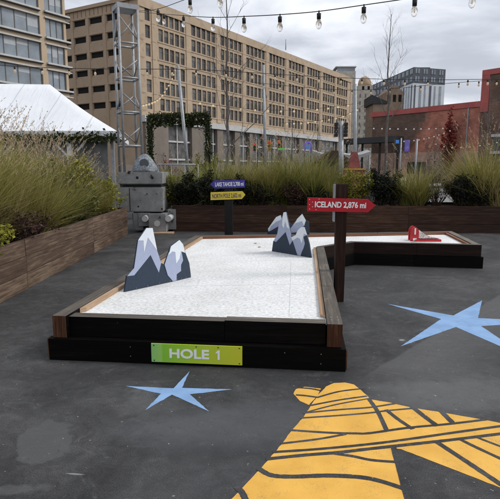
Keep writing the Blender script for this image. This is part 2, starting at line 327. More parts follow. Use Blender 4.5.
# ------------------------------------------------------------ ground
def ground_mat():
    m, nt, N, L, b = newmat('dark_coated_asphalt'); b.inputs['Specular IOR Level'].default_value = .25
    tc = N.new('ShaderNodeTexCoord')
    def noise(sc, det=6, ro=.6, dist=0, st=(1, 1, 1)):
        mp = N.new('ShaderNodeMapping'); mp.inputs['Scale'].default_value = st; L.new(tc.outputs['Object'], mp.inputs[0])
        n = N.new('ShaderNodeTexNoise'); n.inputs['Scale'].default_value = sc; n.inputs['Detail'].default_value = det; n.inputs['Roughness'].default_value = ro; n.inputs['Distortion'].default_value = dist
        L.new(mp.outputs[0], n.inputs[0]); return n.outputs[0]
    a = noise(.9, 8, .62, .7); c = noise(140, 4, .75); d = noise(9, 6, .7, 1.0)
    r = ramp(N, [(.36, (.030, .030, .031)), (.5, (.048, .048, .0492)), (.66, (.080, .080, .081))]); L.new(a, r.inputs[0])
    r2 = ramp(N, [(.34, (.45, .45, .45)), (.66, (1.55, 1.55, 1.55))]); L.new(c, r2.inputs[0])
    r3 = ramp(N, [(.32, (.72, .72, .72)), (.7, (1.3, 1.3, 1.3))]); L.new(d, r3.inputs[0])
    col = r.outputs[0]
    for q in (r2, r3):
        x = N.new('ShaderNodeMix'); x.data_type = 'RGBA'; x.blend_type = 'MULTIPLY'; x.inputs[0].default_value = 1; L.new(col, x.inputs[6]); L.new(q.outputs[0], x.inputs[7]); col = x.outputs[2]
    def blend(fac, colr, amt=1.0):
        nonlocal col
        k = N.new('ShaderNodeMath'); k.operation = 'MULTIPLY'; k.inputs[1].default_value = amt; L.new(fac, k.inputs[0])
        x = N.new('ShaderNodeMix'); x.data_type = 'RGBA'; L.new(k.outputs[0], x.inputs[0]); L.new(col, x.inputs[6]); x.inputs[7].default_value = (*colr, 1); col = x.outputs[2]
    def mr(v, lo, hi):
        k = N.new('ShaderNodeMapRange'); k.inputs[1].default_value = lo; k.inputs[2].default_value = hi; k.clamp = True; L.new(v, k.inputs[0]); return k.outputs[0]
    def blob(cx, cy, rx, ry, rot, edge, amt, colr, wob=.35, sc=3):
        mp = N.new('ShaderNodeMapping'); mp.vector_type = 'TEXTURE'; mp.inputs['Location'].default_value = (cx, cy, 0); mp.inputs['Rotation'].default_value = (0, 0, rot); mp.inputs['Scale'].default_value = (rx, ry, 1)
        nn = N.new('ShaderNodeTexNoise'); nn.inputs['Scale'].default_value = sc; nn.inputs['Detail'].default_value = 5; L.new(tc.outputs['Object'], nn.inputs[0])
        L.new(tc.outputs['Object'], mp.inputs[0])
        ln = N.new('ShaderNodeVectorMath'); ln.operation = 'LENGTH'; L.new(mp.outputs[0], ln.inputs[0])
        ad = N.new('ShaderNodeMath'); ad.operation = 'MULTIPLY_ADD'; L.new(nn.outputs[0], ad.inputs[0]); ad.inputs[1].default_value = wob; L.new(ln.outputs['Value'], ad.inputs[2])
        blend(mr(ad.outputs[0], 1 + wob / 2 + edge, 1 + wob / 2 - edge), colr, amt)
    def lineband(a, b):
        d = (b - a).normalized(); nn_ = Vector((d.y, -d.x, 0)); dt = N.new('ShaderNodeVectorMath'); dt.operation = 'DOT_PRODUCT'; L.new(tc.outputs['Object'], dt.inputs[0]); dt.inputs[1].default_value = nn_
        wn = N.new('ShaderNodeTexNoise'); wn.inputs['Scale'].default_value = 4; wn.inputs['Detail'].default_value = 4; L.new(tc.outputs['Object'], wn.inputs[0])
        s1 = N.new('ShaderNodeMath'); s1.operation = 'MULTIPLY_ADD'; L.new(wn.outputs[0], s1.inputs[0]); s1.inputs[1].default_value = .06; L.new(dt.outputs['Value'], s1.inputs[2])
        o = a.dot(nn_) + .03; e0 = mr(s1.outputs[0], o - .008, o + .015); e1 = mr(s1.outputs[0], o + .9, o + .25)
        du = N.new('ShaderNodeVectorMath'); du.operation = 'DOT_PRODUCT'; L.new(tc.outputs['Object'], du.inputs[0]); du.inputs[1].default_value = d
        e2 = mr(du.outputs['Value'], a.dot(d) - .1, a.dot(d) + .5); e3 = mr(du.outputs['Value'], b.dot(d) + 1.6, b.dot(d) + .6)
        p = e0
        for q in (e1, e2, e3):
            m2 = N.new('ShaderNodeMath'); m2.operation = 'MULTIPLY'; L.new(p, m2.inputs[0]); L.new(q, m2.inputs[1]); p = m2.outputs[0]
        blend(p, (.105, .105, .106), .62)
    # worn and scuffed marks of the coating, plus shade painted along the course foot
    g = G(45, 441); blob(g.x, g.y, .15, .24, .3, .06, .7, (.092, .093, .094), 1.0, 9)
    g = G(430, 330); lineband(G(352, 383), G(476, 309))
    g = G(450, 395); blob(g.x, g.y, .6, .26, .2, .35, .6, (.125, .125, .127), 1.5, 7)
    g = G(235, 425); blob(g.x, g.y, .6, .25, .1, .4, .5, (.12, .125, .135), .9, 5)
    g = G(150, 405); blob(g.x, g.y, .2, .1, .1, .4, .3, (.12, .12, .12), .9, 6)
    g = G(10, 490); blob(g.x, g.y, .16, .04, .1, .3, .3, (.17, .17, .17), 1.6, 16)
    g = G(75, 474); blob(g.x, g.y, .045, .006, -.1, .3, .7, (.35, .35, .35), .5, 20)
    g = G(402, 340); blob(g.x, g.y, .025, .016, .1, .3, .8, (.4, .4, .4), .5, 20)
    g = G(422, 270); blob(g.x, g.y, 1.5, .35, .05, .4, .6, (.035, .035, .036), .8, 3)  # painted shade on the ground along the foot of the wing front
    g = G(140, 376); blob(g.x, g.y, 1.9, .16, 0, .5, .55, (.03, .03, .031), .5, 3)  # painted soft shadow on the ground before the course front
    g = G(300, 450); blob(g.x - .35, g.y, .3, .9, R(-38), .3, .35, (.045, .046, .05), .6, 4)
    s = noise(30, 3, .6); blend(mr(s, .695, .715), (.28, .28, .28), .85)
    s2 = noise(5, 9, .75, 2.2, (1, 2.4, 1)); blend(mr(s2, .66, .74), (.15, .15, .155), .45)
    s3 = noise(6, 8, .75, 3); blend(mr(s3, .66, .70), (.03, .03, .032), .6)
    s4 = noise(1.8, 10, .8, 3.2, (1, 1.6, 1)); blend(mr(s4, .55, .68), (.14, .14, .143), .5)
    s5 = noise(14, 6, .7, 1.5); blend(mr(s5, .58, .70), (.03, .03, .031), .5)
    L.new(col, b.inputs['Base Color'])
    rr = N.new('ShaderNodeMapRange'); rr.inputs[3].default_value = .55; rr.inputs[4].default_value = .85; L.new(a, rr.inputs[0]); L.new(rr.outputs[0], b.inputs['Roughness'])
    bp = N.new('ShaderNodeBump'); bp.inputs['Strength'].default_value = .8; bp.inputs['Distance'].default_value = .005; L.new(c, bp.inputs['Height']); L.new(bp.outputs[0], b.inputs['Normal'])
    return m
M['ground'] = ground_mat()
def painted(name, c1, c2):
    m, nt, N, L, b = newmat(name); b.inputs['Roughness'].default_value = .7; b.inputs['Specular IOR Level'].default_value = .25
    tc = N.new('ShaderNodeTexCoord')
    n = N.new('ShaderNodeTexNoise'); n.inputs['Scale'].default_value = 5; n.inputs['Detail'].default_value = 8; L.new(tc.outputs['Object'], n.inputs[0])
    r = ramp(N, [(.35, c2), (.65, c1)]); L.new(n.outputs[0], r.inputs[0])
    v = N.new('ShaderNodeTexNoise'); v.inputs['Scale'].default_value = 130; v.inputs['Detail'].default_value = 4; v.inputs['Roughness'].default_value = .75; L.new(tc.outputs['Object'], v.inputs[0])
    v2 = N.new('ShaderNodeTexNoise'); v2.inputs['Scale'].default_value = 7; v2.inputs['Detail'].default_value = 8; v2.inputs['Roughness'].default_value = .7; L.new(tc.outputs['Object'], v2.inputs[0])
    va = N.new('ShaderNodeMath'); va.operation = 'MULTIPLY_ADD'; L.new(v2.outputs[0], va.inputs[0]); va.inputs[1].default_value = .8; L.new(v.outputs[0], va.inputs[2])
    k = N.new('ShaderNodeMapRange'); k.inputs[1].default_value = .98; k.inputs[2].default_value = 1.22; k.inputs[4].default_value = .85; L.new(va.outputs[0], k.inputs[0])
    x = N.new('ShaderNodeMix'); x.data_type = 'RGBA'; L.new(k.outputs[0], x.inputs[0]); L.new(r.outputs[0], x.inputs[6]); x.inputs[7].default_value = (.12, .11, .09, 1)
    L.new(x.outputs[2], b.inputs['Base Color'])
    bp = N.new('ShaderNodeBump'); bp.inputs['Strength'].default_value = .5; bp.inputs['Distance'].default_value = .004; L.new(v.outputs[0], bp.inputs['Height']); L.new(bp.outputs[0], b.inputs['Normal'])
    return m
M['paint_blue'] = painted('pale_blue_floor_paint', (.24, .39, .63), (.19, .32, .53))
M['paint_gold'] = painted('golden_floor_paint', (.76, .43, .085), (.66, .36, .065))
mb = MB(); mb.face([(-2500, -600, 0), (2500, -600, 0), (2500, 3500, 0), (-2500, 3500, 0)])
gnd = mb.build('ground', 'ground', kind='structure')
def flat(mb, px, z, mi=0):
    raw = [G(x, y, z) for x, y in px]; pts = []
    for a, b in zip(raw, raw[1:] + raw[:1]):
        k = max(1, int((b - a).length / .03))
        for i in range(k):
            q = a.lerp(b, i / k); pts.append(q + (Vector((rnd.gauss(0, .0013), rnd.gauss(0, .0013), 0)) if i else Vector((0, 0, 0))))
    f = mb.face(pts, mi)
    f.normal_update()
    if f.normal.z < 0: f.normal_flip()
    bmesh.ops.triangulate(mb.bm, faces=[f], ngon_method='EAR_CLIP')
mb = MB(); flat(mb, [(125.7, 386), (173.4, 388.3), (189.8, 371), (182, 387.8), (232.5, 389.3), (189.8, 394.3), (209.3, 411.5), (172, 394.6), (145.3, 410), (161, 393.7)], .0012)
mb.build('painted_star', 'paint_blue', recalc=False, label='small pale blue five-pointed star painted on the asphalt below the HOLE 1 board', category='painted star', group='blue stars painted on the ground')
mb = MB(); flat(mb, [(387, 303.8), (453.3, 315.5), (482, 300.4), (478, 318), (552, 322), (481, 326), (532, 360), (456, 327), (400.7, 346.3), (441, 319)], .0012)
mb.build('painted_star', 'paint_blue', recalc=False, label='large pale blue five-pointed star painted on the asphalt to the right of the course', category='painted star', group='blue stars painted on the ground')
gold = [(229, 501), (245, 485), (262, 467), (281.6, 444.4), (292, 430), (304, 416.4), (311, 405), (318, 395), (326, 386.5), (334, 383), (345, 382.5), (354, 384.5), (362, 391), (371, 399.5), (390, 402.5), (411.7, 407.5), (448, 413.5), (484.6, 419.8), (500, 423), (545, 432), (545, 505), (500, 487.5), (450, 468), (401, 449), (394, 448.5), (412, 516), (236, 516)]
mb = MB(); flat(mb, gold, .0012)
flat(mb, [(293.4, 393.7), (296, 389), (305, 386.7), (321, 388.5), (318, 395), (309, 405), (300, 401)], .0012)
def strip(mb, pts, wpx, z=.008, mi=0):
    g = [G(x, y, z) for x, y in pts]
    # smooth the line
    sm = []
    for i in range(len(g) - 1):
        p0, p1, p2, p3 = g[max(i - 1, 0)], g[i], g[i + 1], g[min(i + 2, len(g) - 1)]
        for t in [i / 10 for i in range(10)]:
            sm.append(.5 * ((2 * p1) + (p2 - p0) * t + (2 * p0 - 5 * p1 + 4 * p2 - p3) * t * t + (3 * p1 - p0 - 3 * p2 + p3) * t ** 3))
    sm.append(g[-1]); l = []; r = []
    for i, p in enumerate(sm):
        d = (sm[min(i + 1, len(sm) - 1)] - sm[max(i - 1, 0)]).normalized(); n = Vector((-d.y, d.x, 0)) * wpx / 2 * (.93 + .14 * rnd.random())
        l.append(p + n); r.append(p - n)
    for i in range(len(sm) - 1): mb.face([r[i], r[i + 1], l[i + 1], l[i]], mi)
W_ = .021
lines = [([(317, 397.5), (339, 391.5), (363, 388.5)], W_), ([(310, 405.5), (339, 400), (367, 396)], W_), ([(307, 412), (336, 404.5), (372, 398)], W_ * .8),
 ([(303, 413), (339, 409.6), (370, 407.3), (396, 403.3)], W_), ([(300, 418), (339, 415.4), (370, 412.8), (388, 410.5), (416, 408)], W_),
 ([(290, 430), (328.5, 432.6), (354.6, 433.3), (370, 433), (409, 427.6), (448, 424), (486, 419.5)], W_ * 1.2),
 ([(281, 443.5), (318, 439), (346, 434)], W_), ([(273, 452), (318, 449), (370, 444), (409, 439), (461, 431.5), (545, 420)], W_ * 1.2),
 ([(266, 459), (305, 455), (339, 452.3), (370, 448.7), (422, 443), (466, 438), (545, 428)], W_ * 1.45), ([(331, 453), (352, 456), (372, 460), (398, 462)], W_ * 1.2),
 ([(258, 468), (271, 475), (292, 476.5), (331, 475.5), (370, 478.5), (407, 489.5)], W_ * 1.7), ([(236, 486), (243, 494), (250, 512)], W_ * 1.7),
 ([(369, 399), (378, 412), (387, 431)], W_ * 1.5), ([(386, 409.5), (398, 419), (413, 429)], W_ * 1.5), ([(412, 406.5), (424, 416), (437.5, 426)], W_ * 1.9), ([(441, 411), (447, 417), (454, 424)], W_ * 1.9),
 ([(437, 442), (469, 463), (505, 487)], W_ * 1.8), ([(458, 438), (478, 448), (530, 472)], W_ * 1.3), ([(474, 436), (500, 446), (530, 456)], W_), ([(393.5, 447), (402, 478), (412, 516)], W_ * 1.6),
 ([(296, 394.8), (306, 395.6), (318, 397.3)], W_), ([(299, 387.6), (310, 388.4), (321, 390.5)], W_ * .9)]
for li, (pts, wd) in enumerate(lines): strip(mb, pts, wd * .95, 0.0018 + .00006 * li, 1)
mb.build('painted_mural', ['paint_gold', 'ground'], recalc=False, label='golden painted ground mural crossed by dark curving lines in the lower right', category='ground mural')

# ------------------------------------------------------------ planters
def planter(name, label, a, b, back, mat_, joints, hh=.67, side=1, endcap=None, bottom_end=False):
    """a->b: outer face line; boards laid on the inner side; back = depth of the bed"""
    a = Vector((*a, 0)); b = Vector((*b, 0)); t = thing(name, label, 'planter', a, 'timber planters round the course')
    d = (b - a).normalized(); Ltot = (b - a).length; n = Vector((-d.y, d.x, 0)) * side
    mb = MB(); k = 0; rows = 3; hb = hh / rows
    for r_ in range(rows):
        js = [0] + [j + (0 if r_ != 1 else .02) for j in joints] + [Ltot]
        for u0, u1 in zip(js, js[1:]):
            o = n * rnd.uniform(0, .006)
            p0 = a + d * (u0 + .003) + o; p1 = a + d * (u1 - .003) + o
            mb.beam(p0, p1, .045, r_ * hb + .003, (r_ + 1) * hb - .004 + rnd.uniform(-.002, .002), side)
    mb.build('front_boards', mat_, t)
    mb = MB(); q0 = b + n * .05; q1 = b + n * back
    for r_ in range(rows): mb.beam(q0, q1, .045, r_ * hb + .003, (r_ + 1) * hb - .004, side * 1)
    q0 = a + n * .05; q1 = a + n * back
    for r_ in range(rows): mb.beam(q0, q1, .045, r_ * hb + .003, (r_ + 1) * hb - .004, -side)
    q0 = a + n * (back + .002); q1 = b + n * (back + .002)
    for r_ in range(rows): mb.beam(q0, q1, .045, r_ * hb + .003, (r_ + 1) * hb - .004, side)
    mb.build('side_boards', mat_, t)
    mb = MB(); i0 = a + d * .05 + n * .05; i1 = b - d * .05 + n * .05; i2 = i1 + n * (back - .06); i3 = i0 + n * (back - .06)
    c = [i0, i1, i2, i3]
    if side < 0: c = c[::-1]
    mb.hexa([(p.x, p.y, .03) for p in c] + [(p.x, p.y, hh - .07) for p in c]); mb.build('soil', 'soil', t)
    return t
planter('timber_planter', 'long brown timber planter full of tall grass along the left edge', (-3.0, 2.2), (-2.95, 12.0), 2.6, 'wood_planter', [2.0, 4.35, 7.2], side=1)
FA, FB = (-1.98, 12.72), (7.6, 12.25)
planter('timber_planter', 'dark brown timber planter behind the course, below the distant buildings', FA, FB, 1.5, 'wood_far', [2.9, 5.93, 8.2], side=1)

# ------------------------------------------------------------ mini golf course
TZ = .38; LZ = .19
A = Vector((-1.66, 4.05, 0)); B = Vector((.732, 3.80, 0)); C = Vector((1.16, 7.73, 0)); D = Vector((1.75, 8.26, 0)); E_ = Vector((3.72, 7.93, 0)); F = Vector((3.95, 9.72, 0)); Gc = Vector((-1.0, 9.08, 0))
crs = thing('mini_golf_course', 'large black timber-edged mini golf course with a white turf surface', 'mini golf course', (0, 6, 0))
def isect(p, d, q, e):
    t = ((q - p).x * e.y - (q - p).y * e.x) / (d.x * e.y - d.y * e.x); return p + d * t
poly = [A, B, C, D, E_, F, Gc]
def inset(poly, w):
    out = []
    n = len(poly)
    for i in range(n):
        a, b, c = poly[i - 1], poly[i], poly[(i + 1) % n]
        d1 = (b - a).normalized(); d2 = (c - b).normalized(); n1 = Vector((-d1.y, d1.x, 0)) * w; n2 = Vector((-d2.y, d2.x, 0)) * w
        out.append(isect(a + n1, d1, b + n2, d2))
    return out
def edge_beam(mb, o, i, k, z0, z1, mis=None, cut=None):
    n = len(o); a, b = o[k], o[(k + 1) % n]; c, d = i[(k + 1) % n], i[k]
    if cut: cut = [x * (b - a).length for x in cut]
    js = [0, 1] if not cut else [0] + [x / (b - a).length for x in cut] + [1]
    for u0, u1 in zip(js, js[1:]):
        g0 = .0012 if u0 > 0 else 0; g1 = .0012 if u1 < 1 else 0
        q = [a.lerp(b, u0 + g0), a.lerp(b, u1 - g1), d.lerp(c, u1 - g1), d.lerp(c, u0 + g0)]
        dz = rnd.uniform(-.002, .002)
        mb.hexa([(p.x, p.y, z0) for p in q] + [(p.x, p.y, z1 + dz) for p in q], 0, b - a, mis)
inn = inset(poly, .115)
low = inset(poly, -.03); lowi = inset(poly, .10)
mb = MB()
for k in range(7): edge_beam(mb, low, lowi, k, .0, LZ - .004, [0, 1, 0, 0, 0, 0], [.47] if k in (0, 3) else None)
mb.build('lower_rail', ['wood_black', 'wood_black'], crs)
# small raw wood showing at the lower front corners
mb = MB()
mb.box(low[0].x - .012, low[0].x - .001, low[0].y + .01, low[0].y + .09, .01, LZ - .01); mb.build('corner_block', 'wood_end', crs); mb = MB(); mb.box(low[1].x + .001, low[1].x + .012, low[1].y + .01, low[1].y + .09, .01, LZ - .02)
mb.build('corner_block', 'wood_end', crs)
# upper rails: side rails run past the front rail, their end grain shows
fr_d = (B - A).normalized()
def side_rail(a, b, w, side, cuts, name='side_rail'):
    mb = MB(); d = (b - a); Ln = d.length; js = [0] + cuts + [1]
    for u0, u1 in zip(js, js[1:]):
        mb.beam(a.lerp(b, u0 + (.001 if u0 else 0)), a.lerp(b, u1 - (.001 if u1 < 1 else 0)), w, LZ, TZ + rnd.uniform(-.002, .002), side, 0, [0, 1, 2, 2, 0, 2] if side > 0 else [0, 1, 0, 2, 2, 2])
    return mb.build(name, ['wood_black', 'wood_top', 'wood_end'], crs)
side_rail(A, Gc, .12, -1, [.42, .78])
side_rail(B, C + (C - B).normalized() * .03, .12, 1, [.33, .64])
mb = MB(); fa = A + fr_d * .125 + Vector((0, .05, 0)); fb = B - fr_d * .125 + Vector((0, .05, 0))
m_ = fa.lerp(fb, .62)
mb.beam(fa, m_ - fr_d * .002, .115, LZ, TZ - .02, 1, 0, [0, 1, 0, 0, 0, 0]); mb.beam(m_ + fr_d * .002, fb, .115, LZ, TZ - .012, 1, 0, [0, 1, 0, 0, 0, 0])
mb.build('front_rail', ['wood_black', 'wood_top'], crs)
M['wood_brown_side'] = wood('course_side_brown', (.005, .003, .0025), (.013, .0065, .0045), (.032, .017, .011), .7, .15)
for k, nm, cut in ((2, 'corner_rail', None), (3, 'wing_front_rail', [.5]), (4, 'wing_end_rail', None), (5, 'back_rail', [.3, .66])):
    mb = MB(); o2 = list(poly); i2 = list(inn)
    if k == 2: o2[2] = C + Vector((.0, .04, 0)); i2[2] = inn[2]
    edge_beam(mb, o2, i2, k, LZ, TZ, [0, 1, 0, 0, 0, 0], cut); mb.build(nm, ['wood_brown_side', 'wood_top'], crs)
# bare curb timbers inside the rails
curb = inset(poly, .124); curbi = inset(poly, .165)
def curbpiece(k, z, m, u0=0, u1=1, nm='inner_curb'):
    n = 7; a, b = curb[k], curb[(k + 1) % n]; c, d = curbi[(k + 1) % n], curbi[k]; mb = MB()
    q = [a.lerp(b, u0), a.lerp(b, u1), d.lerp(c, u1), d.lerp(c, u0)]
    mb.hexa([(p.x, p.y, .30) for p in q] + [(p.x, p.y, z) for p in q], 0, b - a); return mb.build(nm, m, crs)
curbpiece(6, TZ - .004, 'wood_raw', 0.0, .975); curbpiece(1, TZ - .02, 'wood_raw', .045, 1); curbpiece(5, TZ - .002, 'wood_red'); curbpiece(4, TZ - .01, 'wood_red'); curbpiece(2, TZ - .02, 'wood_raw')
def turf_mat():
    m, nt, N, L, b = newmat('white_turf'); b.inputs['Roughness'].default_value = .9; b.inputs['Specular IOR Level'].default_value = .15
    tc = N.new('ShaderNodeTexCoord')
    def no(sc, st=(1, 1, 1), det=5, ro=.65):
        mp = N.new('ShaderNodeMapping'); mp.inputs['Scale'].default_value = st; L.new(tc.outputs['Object'], mp.inputs[0])
        n = N.new('ShaderNodeTexNoise'); n.inputs['Scale'].default_value = sc; n.inputs['Detail'].default_value = det; n.inputs['Roughness'].default_value = ro; L.new(mp.outputs[0], n.inputs[0]); return n.outputs[0]
    a = no(30, (1, 1.3, 1), 6, .75); r = ramp(N, [(.36, (.50, .50, .49)), (.5, (.74, .745, .74)), (.62, (.86, .865, .87))]); L.new(a, r.inputs[0])
    c = no(1.7, (1, 1, 1), 5); r2 = ramp(N, [(.3, (.80, .80, .79)), (.62, (.97, .97, .97))]); L.new(c, r2.inputs[0])
    x = N.new('ShaderNodeMix'); x.data_type = 'RGBA'; x.blend_type = 'MULTIPLY'; x.inputs[0].default_value = 1; L.new(r.outputs[0], x.inputs[6]); L.new(r2.outputs[0], x.inputs[7])
    d = no(7, (1, 2.5, 1), 8, .8); k = N.new('ShaderNodeMapRange'); k.inputs[1].default_value = .62; k.inputs[2].default_value = .72; k.inputs[4].default_value = .3; L.new(d, k.inputs[0])
    y = N.new('ShaderNodeMix'); y.data_type = 'RGBA'; L.new(k.outputs[0], y.inputs[0]); L.new(x.outputs[2], y.inputs[6]); y.inputs[7].default_value = (.42, .41, .38, 1); L.new(y.outputs[2], b.inputs['Base Color'])
    bp = N.new('ShaderNodeBump'); bp.inputs['Strength'].default_value = .8; bp.inputs['Distance'].default_value = .006; L.new(a, bp.inputs['Height']); L.new(bp.outputs[0], b.inputs['Normal'])
    return m
M['turf'] = turf_mat()
mb = MB(); ti = inset(poly, .06)
ti[0] += Vector((0, .06, 0)); ti[1] += Vector((0, .06, 0))
f = mb.face([(p.x, p.y, .335) for p in ti]); bmesh.ops.triangulate(mb.bm, faces=[f])
# seams of the turf sheets: thin grooves
turf = mb.build('turf', 'turf', crs)
M['seam'] = mat('turf_seam', (.5, .5, .48), None, 10, .9)
mb = MB()
for (x0, y0), (x1, y1) in (((289, 316), (291, 262)), ((125, 287), (311, 284)), ((150, 262), (312, 260))):
    a = G(x0, y0, .336); b = G(x1, y1, .336); d = (b - a).normalized() ; n = Vector((-d.y, d.x, 0)) * .0016; mb.face([a - n, b - n, b + n, a + n])
mb.build('turf_seam', 'seam', crs)
# screws and nail holes on rail tops and fronts
mb = MB()
for u in [.03, .05, .2, .34, .36, .5, .62, .66, .8, .95]:
    p = B.lerp(C, u); 
    for o in (-.03, -.085):
        if rnd.random() < .8: mb.tube([(p.x + o, p.y, TZ - .003), (p.x + o, p.y, TZ + .003)], .005, 8)
for u in [.1, .28, .49, .6, .81, .93]:
    p = A.lerp(B, u)
    for z in (.06, .14): 
        if rnd.random() < .6: mb.tube([(p.x, low[0].y + (low[1].y - low[0].y) * u - .003, z), (p.x, low[0].y + (low[1].y - low[0].y) * u + .004, z)], .0035, 8)
mb.build('screw', 'screw', crs)
# HOLE 1 board
def on_front(px, py, off=-.0):
    a = low[0]; b = low[1]; return onplane(px, py, a, b)
p0 = on_front(151.6, 344.3); p1 = on_front(242.3, 345.8); p2 = on_front(242.3, 367); p3 = on_front(151.6, 364.2)
board = thing('hole_number_board', 'lime green board reading HOLE 1 fixed to the front of the course', 'sign', (p3.x, p3.y, 0))
xd = Vector((p1.x - p0.x, p1.y - p0.y, 0)).normalized(); nd = Vector((xd.y, -xd.x, 0))
wdt = Vector((p1.x - p0.x, p1.y - p0.y)).length; zb, zt = .025, .182
M['lime'], nt_, N_, L_, b_ = newmat('lime_to_olive_print')
tcn = N_.new('ShaderNodeTexCoord'); sx = N_.new('ShaderNodeSeparateXYZ'); L_.new(tcn.outputs['UV'], sx.inputs[0])
rr_ = ramp(N_, [(0, (.26, .55, .18)), (.11, (.33, .62, .12)), (.13, (.24, .56, .04)), (.6, (.46, .60, .03)), (1, (.58, .58, .03))]); rr_.color_ramp.interpolation = 'LINEAR'
L_.new(sx.outputs[0], rr_.inputs[0]); L_.new(rr_.outputs[0], b_.inputs['Base Color']); b_.inputs['Roughness'].default_value = .5
q0 = Vector((p0.x, p0.y, 0)) + nd * .002; mb = MB()
def bp_(u, z, o): v = q0 + xd * (wdt * u) + nd * o; return Vector((v.x, v.y, z))
mb.face([bp_(0, zb, .012), bp_(1, zb, .012), bp_(1, zt, .012), bp_(0, zt, .012)], 0, [(0, 0), (1, 0), (1, 1), (0, 1)])
for a_, b2 in (((0, zb), (1, zb)), ((1, zb), (1, zt)), ((1, zt), (0, zt)), ((0, zt), (0, zb))):
    mb.face([bp_(a_[0], a_[1], 0), bp_(b2[0], b2[1], 0), bp_(b2[0], b2[1], .012), bp_(a_[0], a_[1], .012)], 0, [(.5, 0)] * 4)
mb.build('panel', 'lime', board)
s0 = bp_((170 - 151.6) / 90.7, .064, .0135)
M['bright'] = mat('bright_white_print', (.9, .9, .9), (.86, .86, .86), 10, .5)
text_mesh('lettering', 'HOLE', 'bright', board, s0, xd, wdt * (210.5 - 170.8) / 90.7, .080, .003, .028)
def digit_one(u, z, w_, h_):
    a = bp_(u, z, .0135); up = Vector((0, 0, 1)); q = [a + xd * (.45 * w_), a + xd * w_, a + xd * w_ + up * h_, a + xd * (.52 * w_) + up * h_, a + up * (.78 * h_), a + xd * (.0) + up * (.60 * h_), a + xd * (.45 * w_) + up * (.76 * h_)]
    mb = MB(); mb.prism(q, nd * .002); tri(mb); return mb.build('numeral', 'bright', board)
digit_one((216.4 - 151.6) / 90.7, .064, .032, .080)
mb = MB()
for u in (.03, .5, .74, .97):
    v = bp_(u, zt - .014, .0125); mb.tube([v, v + nd * .003], .005, 8)
for u in (.03, .97):
    v = bp_(u, zb + .014, .0125); mb.tube([v, v + nd * .003], .005, 8)
mb.build('screw', 'darkmetal', board)

# ------------------------------------------------------------ mountain cutouts
def cutout(label, base_px, dark, mids, snows, crop, nm='mountain_cutout', thick=.022):
    ox, oy, sc = crop
    cv = lambda q: (ox + q[0] / sc, oy + q[1] / sc)
    b0, b1 = [G(*cv(q), .336) for q in base_px]
    c0 = (b0 + b1) / 2
    d = (b1 - b0); d.z = 0; d.normalize(); n = Vector((d.y, -d.x, 0))
    if n.y > 0: n = -n
    def tr(poly, o=0):
        out = []
        for q in poly:
            v = onplane(*cv(q), b0 + n * o, b1 + n * o)
            v.z = max(v.z, .337)
            out.append(v)
        return out
    mb = MB(); mb.prism(tr(dark), -n * thick, 0)
    for q in mids: mb.prism(tr(q, .0015), -n * .004, 1)
    for q in snows: mb.prism(tr(q, .003), -n * .005, 2)
    for u in (.22, .45, .7, .93):
        v = b0.lerp(b1, u) + n * .001; v.z = .352; mb.tube([v, v + n * .003], .004, 8, 3)
    tri(mb)
    return mb.build(nm, ['navy', 'lilac', 'snow', 'screw'], label=label, category='mountain cutout', group='painted mountain cutouts on the course', origin=(c0.x, c0.y, .336))
cr1 = (115, 220, 6.2375)
cutout('tall twin-peaked mountain cutout standing at the front left of the white turf', [(62, 449), (362, 384)],
    [(60, 450), (75, 350), (118, 315), (145, 125), (198, 50), (235, 50), (262, 187), (288, 268), (308, 277), (335, 350), (362, 384)],
    [[(77, 350), (120, 300), (145, 127), (198, 50), (235, 50), (262, 187), (288, 268), (274, 328), (222, 218), (120, 345)]],
    [[(145, 127), (198, 50), (235, 50), (263, 190), (205, 108), (182, 202), (178, 128)]], cr1)
cutout('smaller single-peak mountain cutout beside the tall twin-peaked one at front left', [(362, 384), (475, 357)],
    [(362, 384), (330, 345), (310, 280), (350, 165), (403, 125), (425, 152), (440, 205), (464, 270), (475, 357)],
    [[(362, 382), (330, 345), (310, 280), (335, 205), (360, 180), (415, 195), (425, 252), (412, 280), (412, 318), (385, 338), (384, 377)]],
    [[(335, 218), (350, 165), (403, 125), (425, 152), (438, 205), (412, 195), (402, 240), (383, 272), (376, 200), (358, 196)]], cr1)
cr2 = (255, 200, 7.13)
cutout('larger rear mountain cutout with two peaks near the back rail', [(88, 250), (388, 262)],
    [(88, 250), (92, 205), (150, 122), (182, 108), (215, 150), (262, 172), (300, 135), (336, 99), (362, 145), (384, 155), (388, 262)],
    [[(95, 225), (92, 205), (150, 130), (185, 112), (195, 160), (180, 180), (110, 220)], [(250, 235), (255, 200), (280, 165), (300, 140), (336, 110), (362, 150), (340, 200), (300, 230)]],
    [[(92, 205), (150, 122), (182, 108), (190, 140), (150, 155), (112, 190), (100, 225)], [(300, 135), (336, 99), (362, 145), (350, 185), (335, 150), (290, 165), (275, 185)]], cr2)
cutout('front right mountain cutout with sharp left peak, near the right rail', [(120, 365), (400, 412)],
    [(120, 365), (130, 292), (150, 290), (158, 240), (172, 185), (195, 120), (203, 88), (220, 86), (240, 175), (252, 240), (275, 268), (290, 250), (305, 215), (328, 194), (350, 193), (366, 245), (384, 310), (400, 412)],
    [[(132, 292), (158, 245), (172, 160), (195, 120), (203, 88), (220, 86), (240, 175), (256, 245), (266, 290), (248, 322), (218, 228), (150, 299)],
     [(258, 268), (285, 268), (300, 225), (328, 194), (350, 193), (368, 250), (345, 262), (355, 310), (345, 345), (332, 372), (324, 400), (302, 392), (285, 340), (272, 300)]],
    [[(195, 145), (203, 88), (220, 86), (243, 205), (228, 195), (215, 150), (205, 200), (193, 180)],
     [(290, 250), (305, 215), (328, 194), (350, 193), (369, 250), (348, 240), (332, 310), (320, 275), (300, 268), (268, 290), (258, 266)]], cr2)
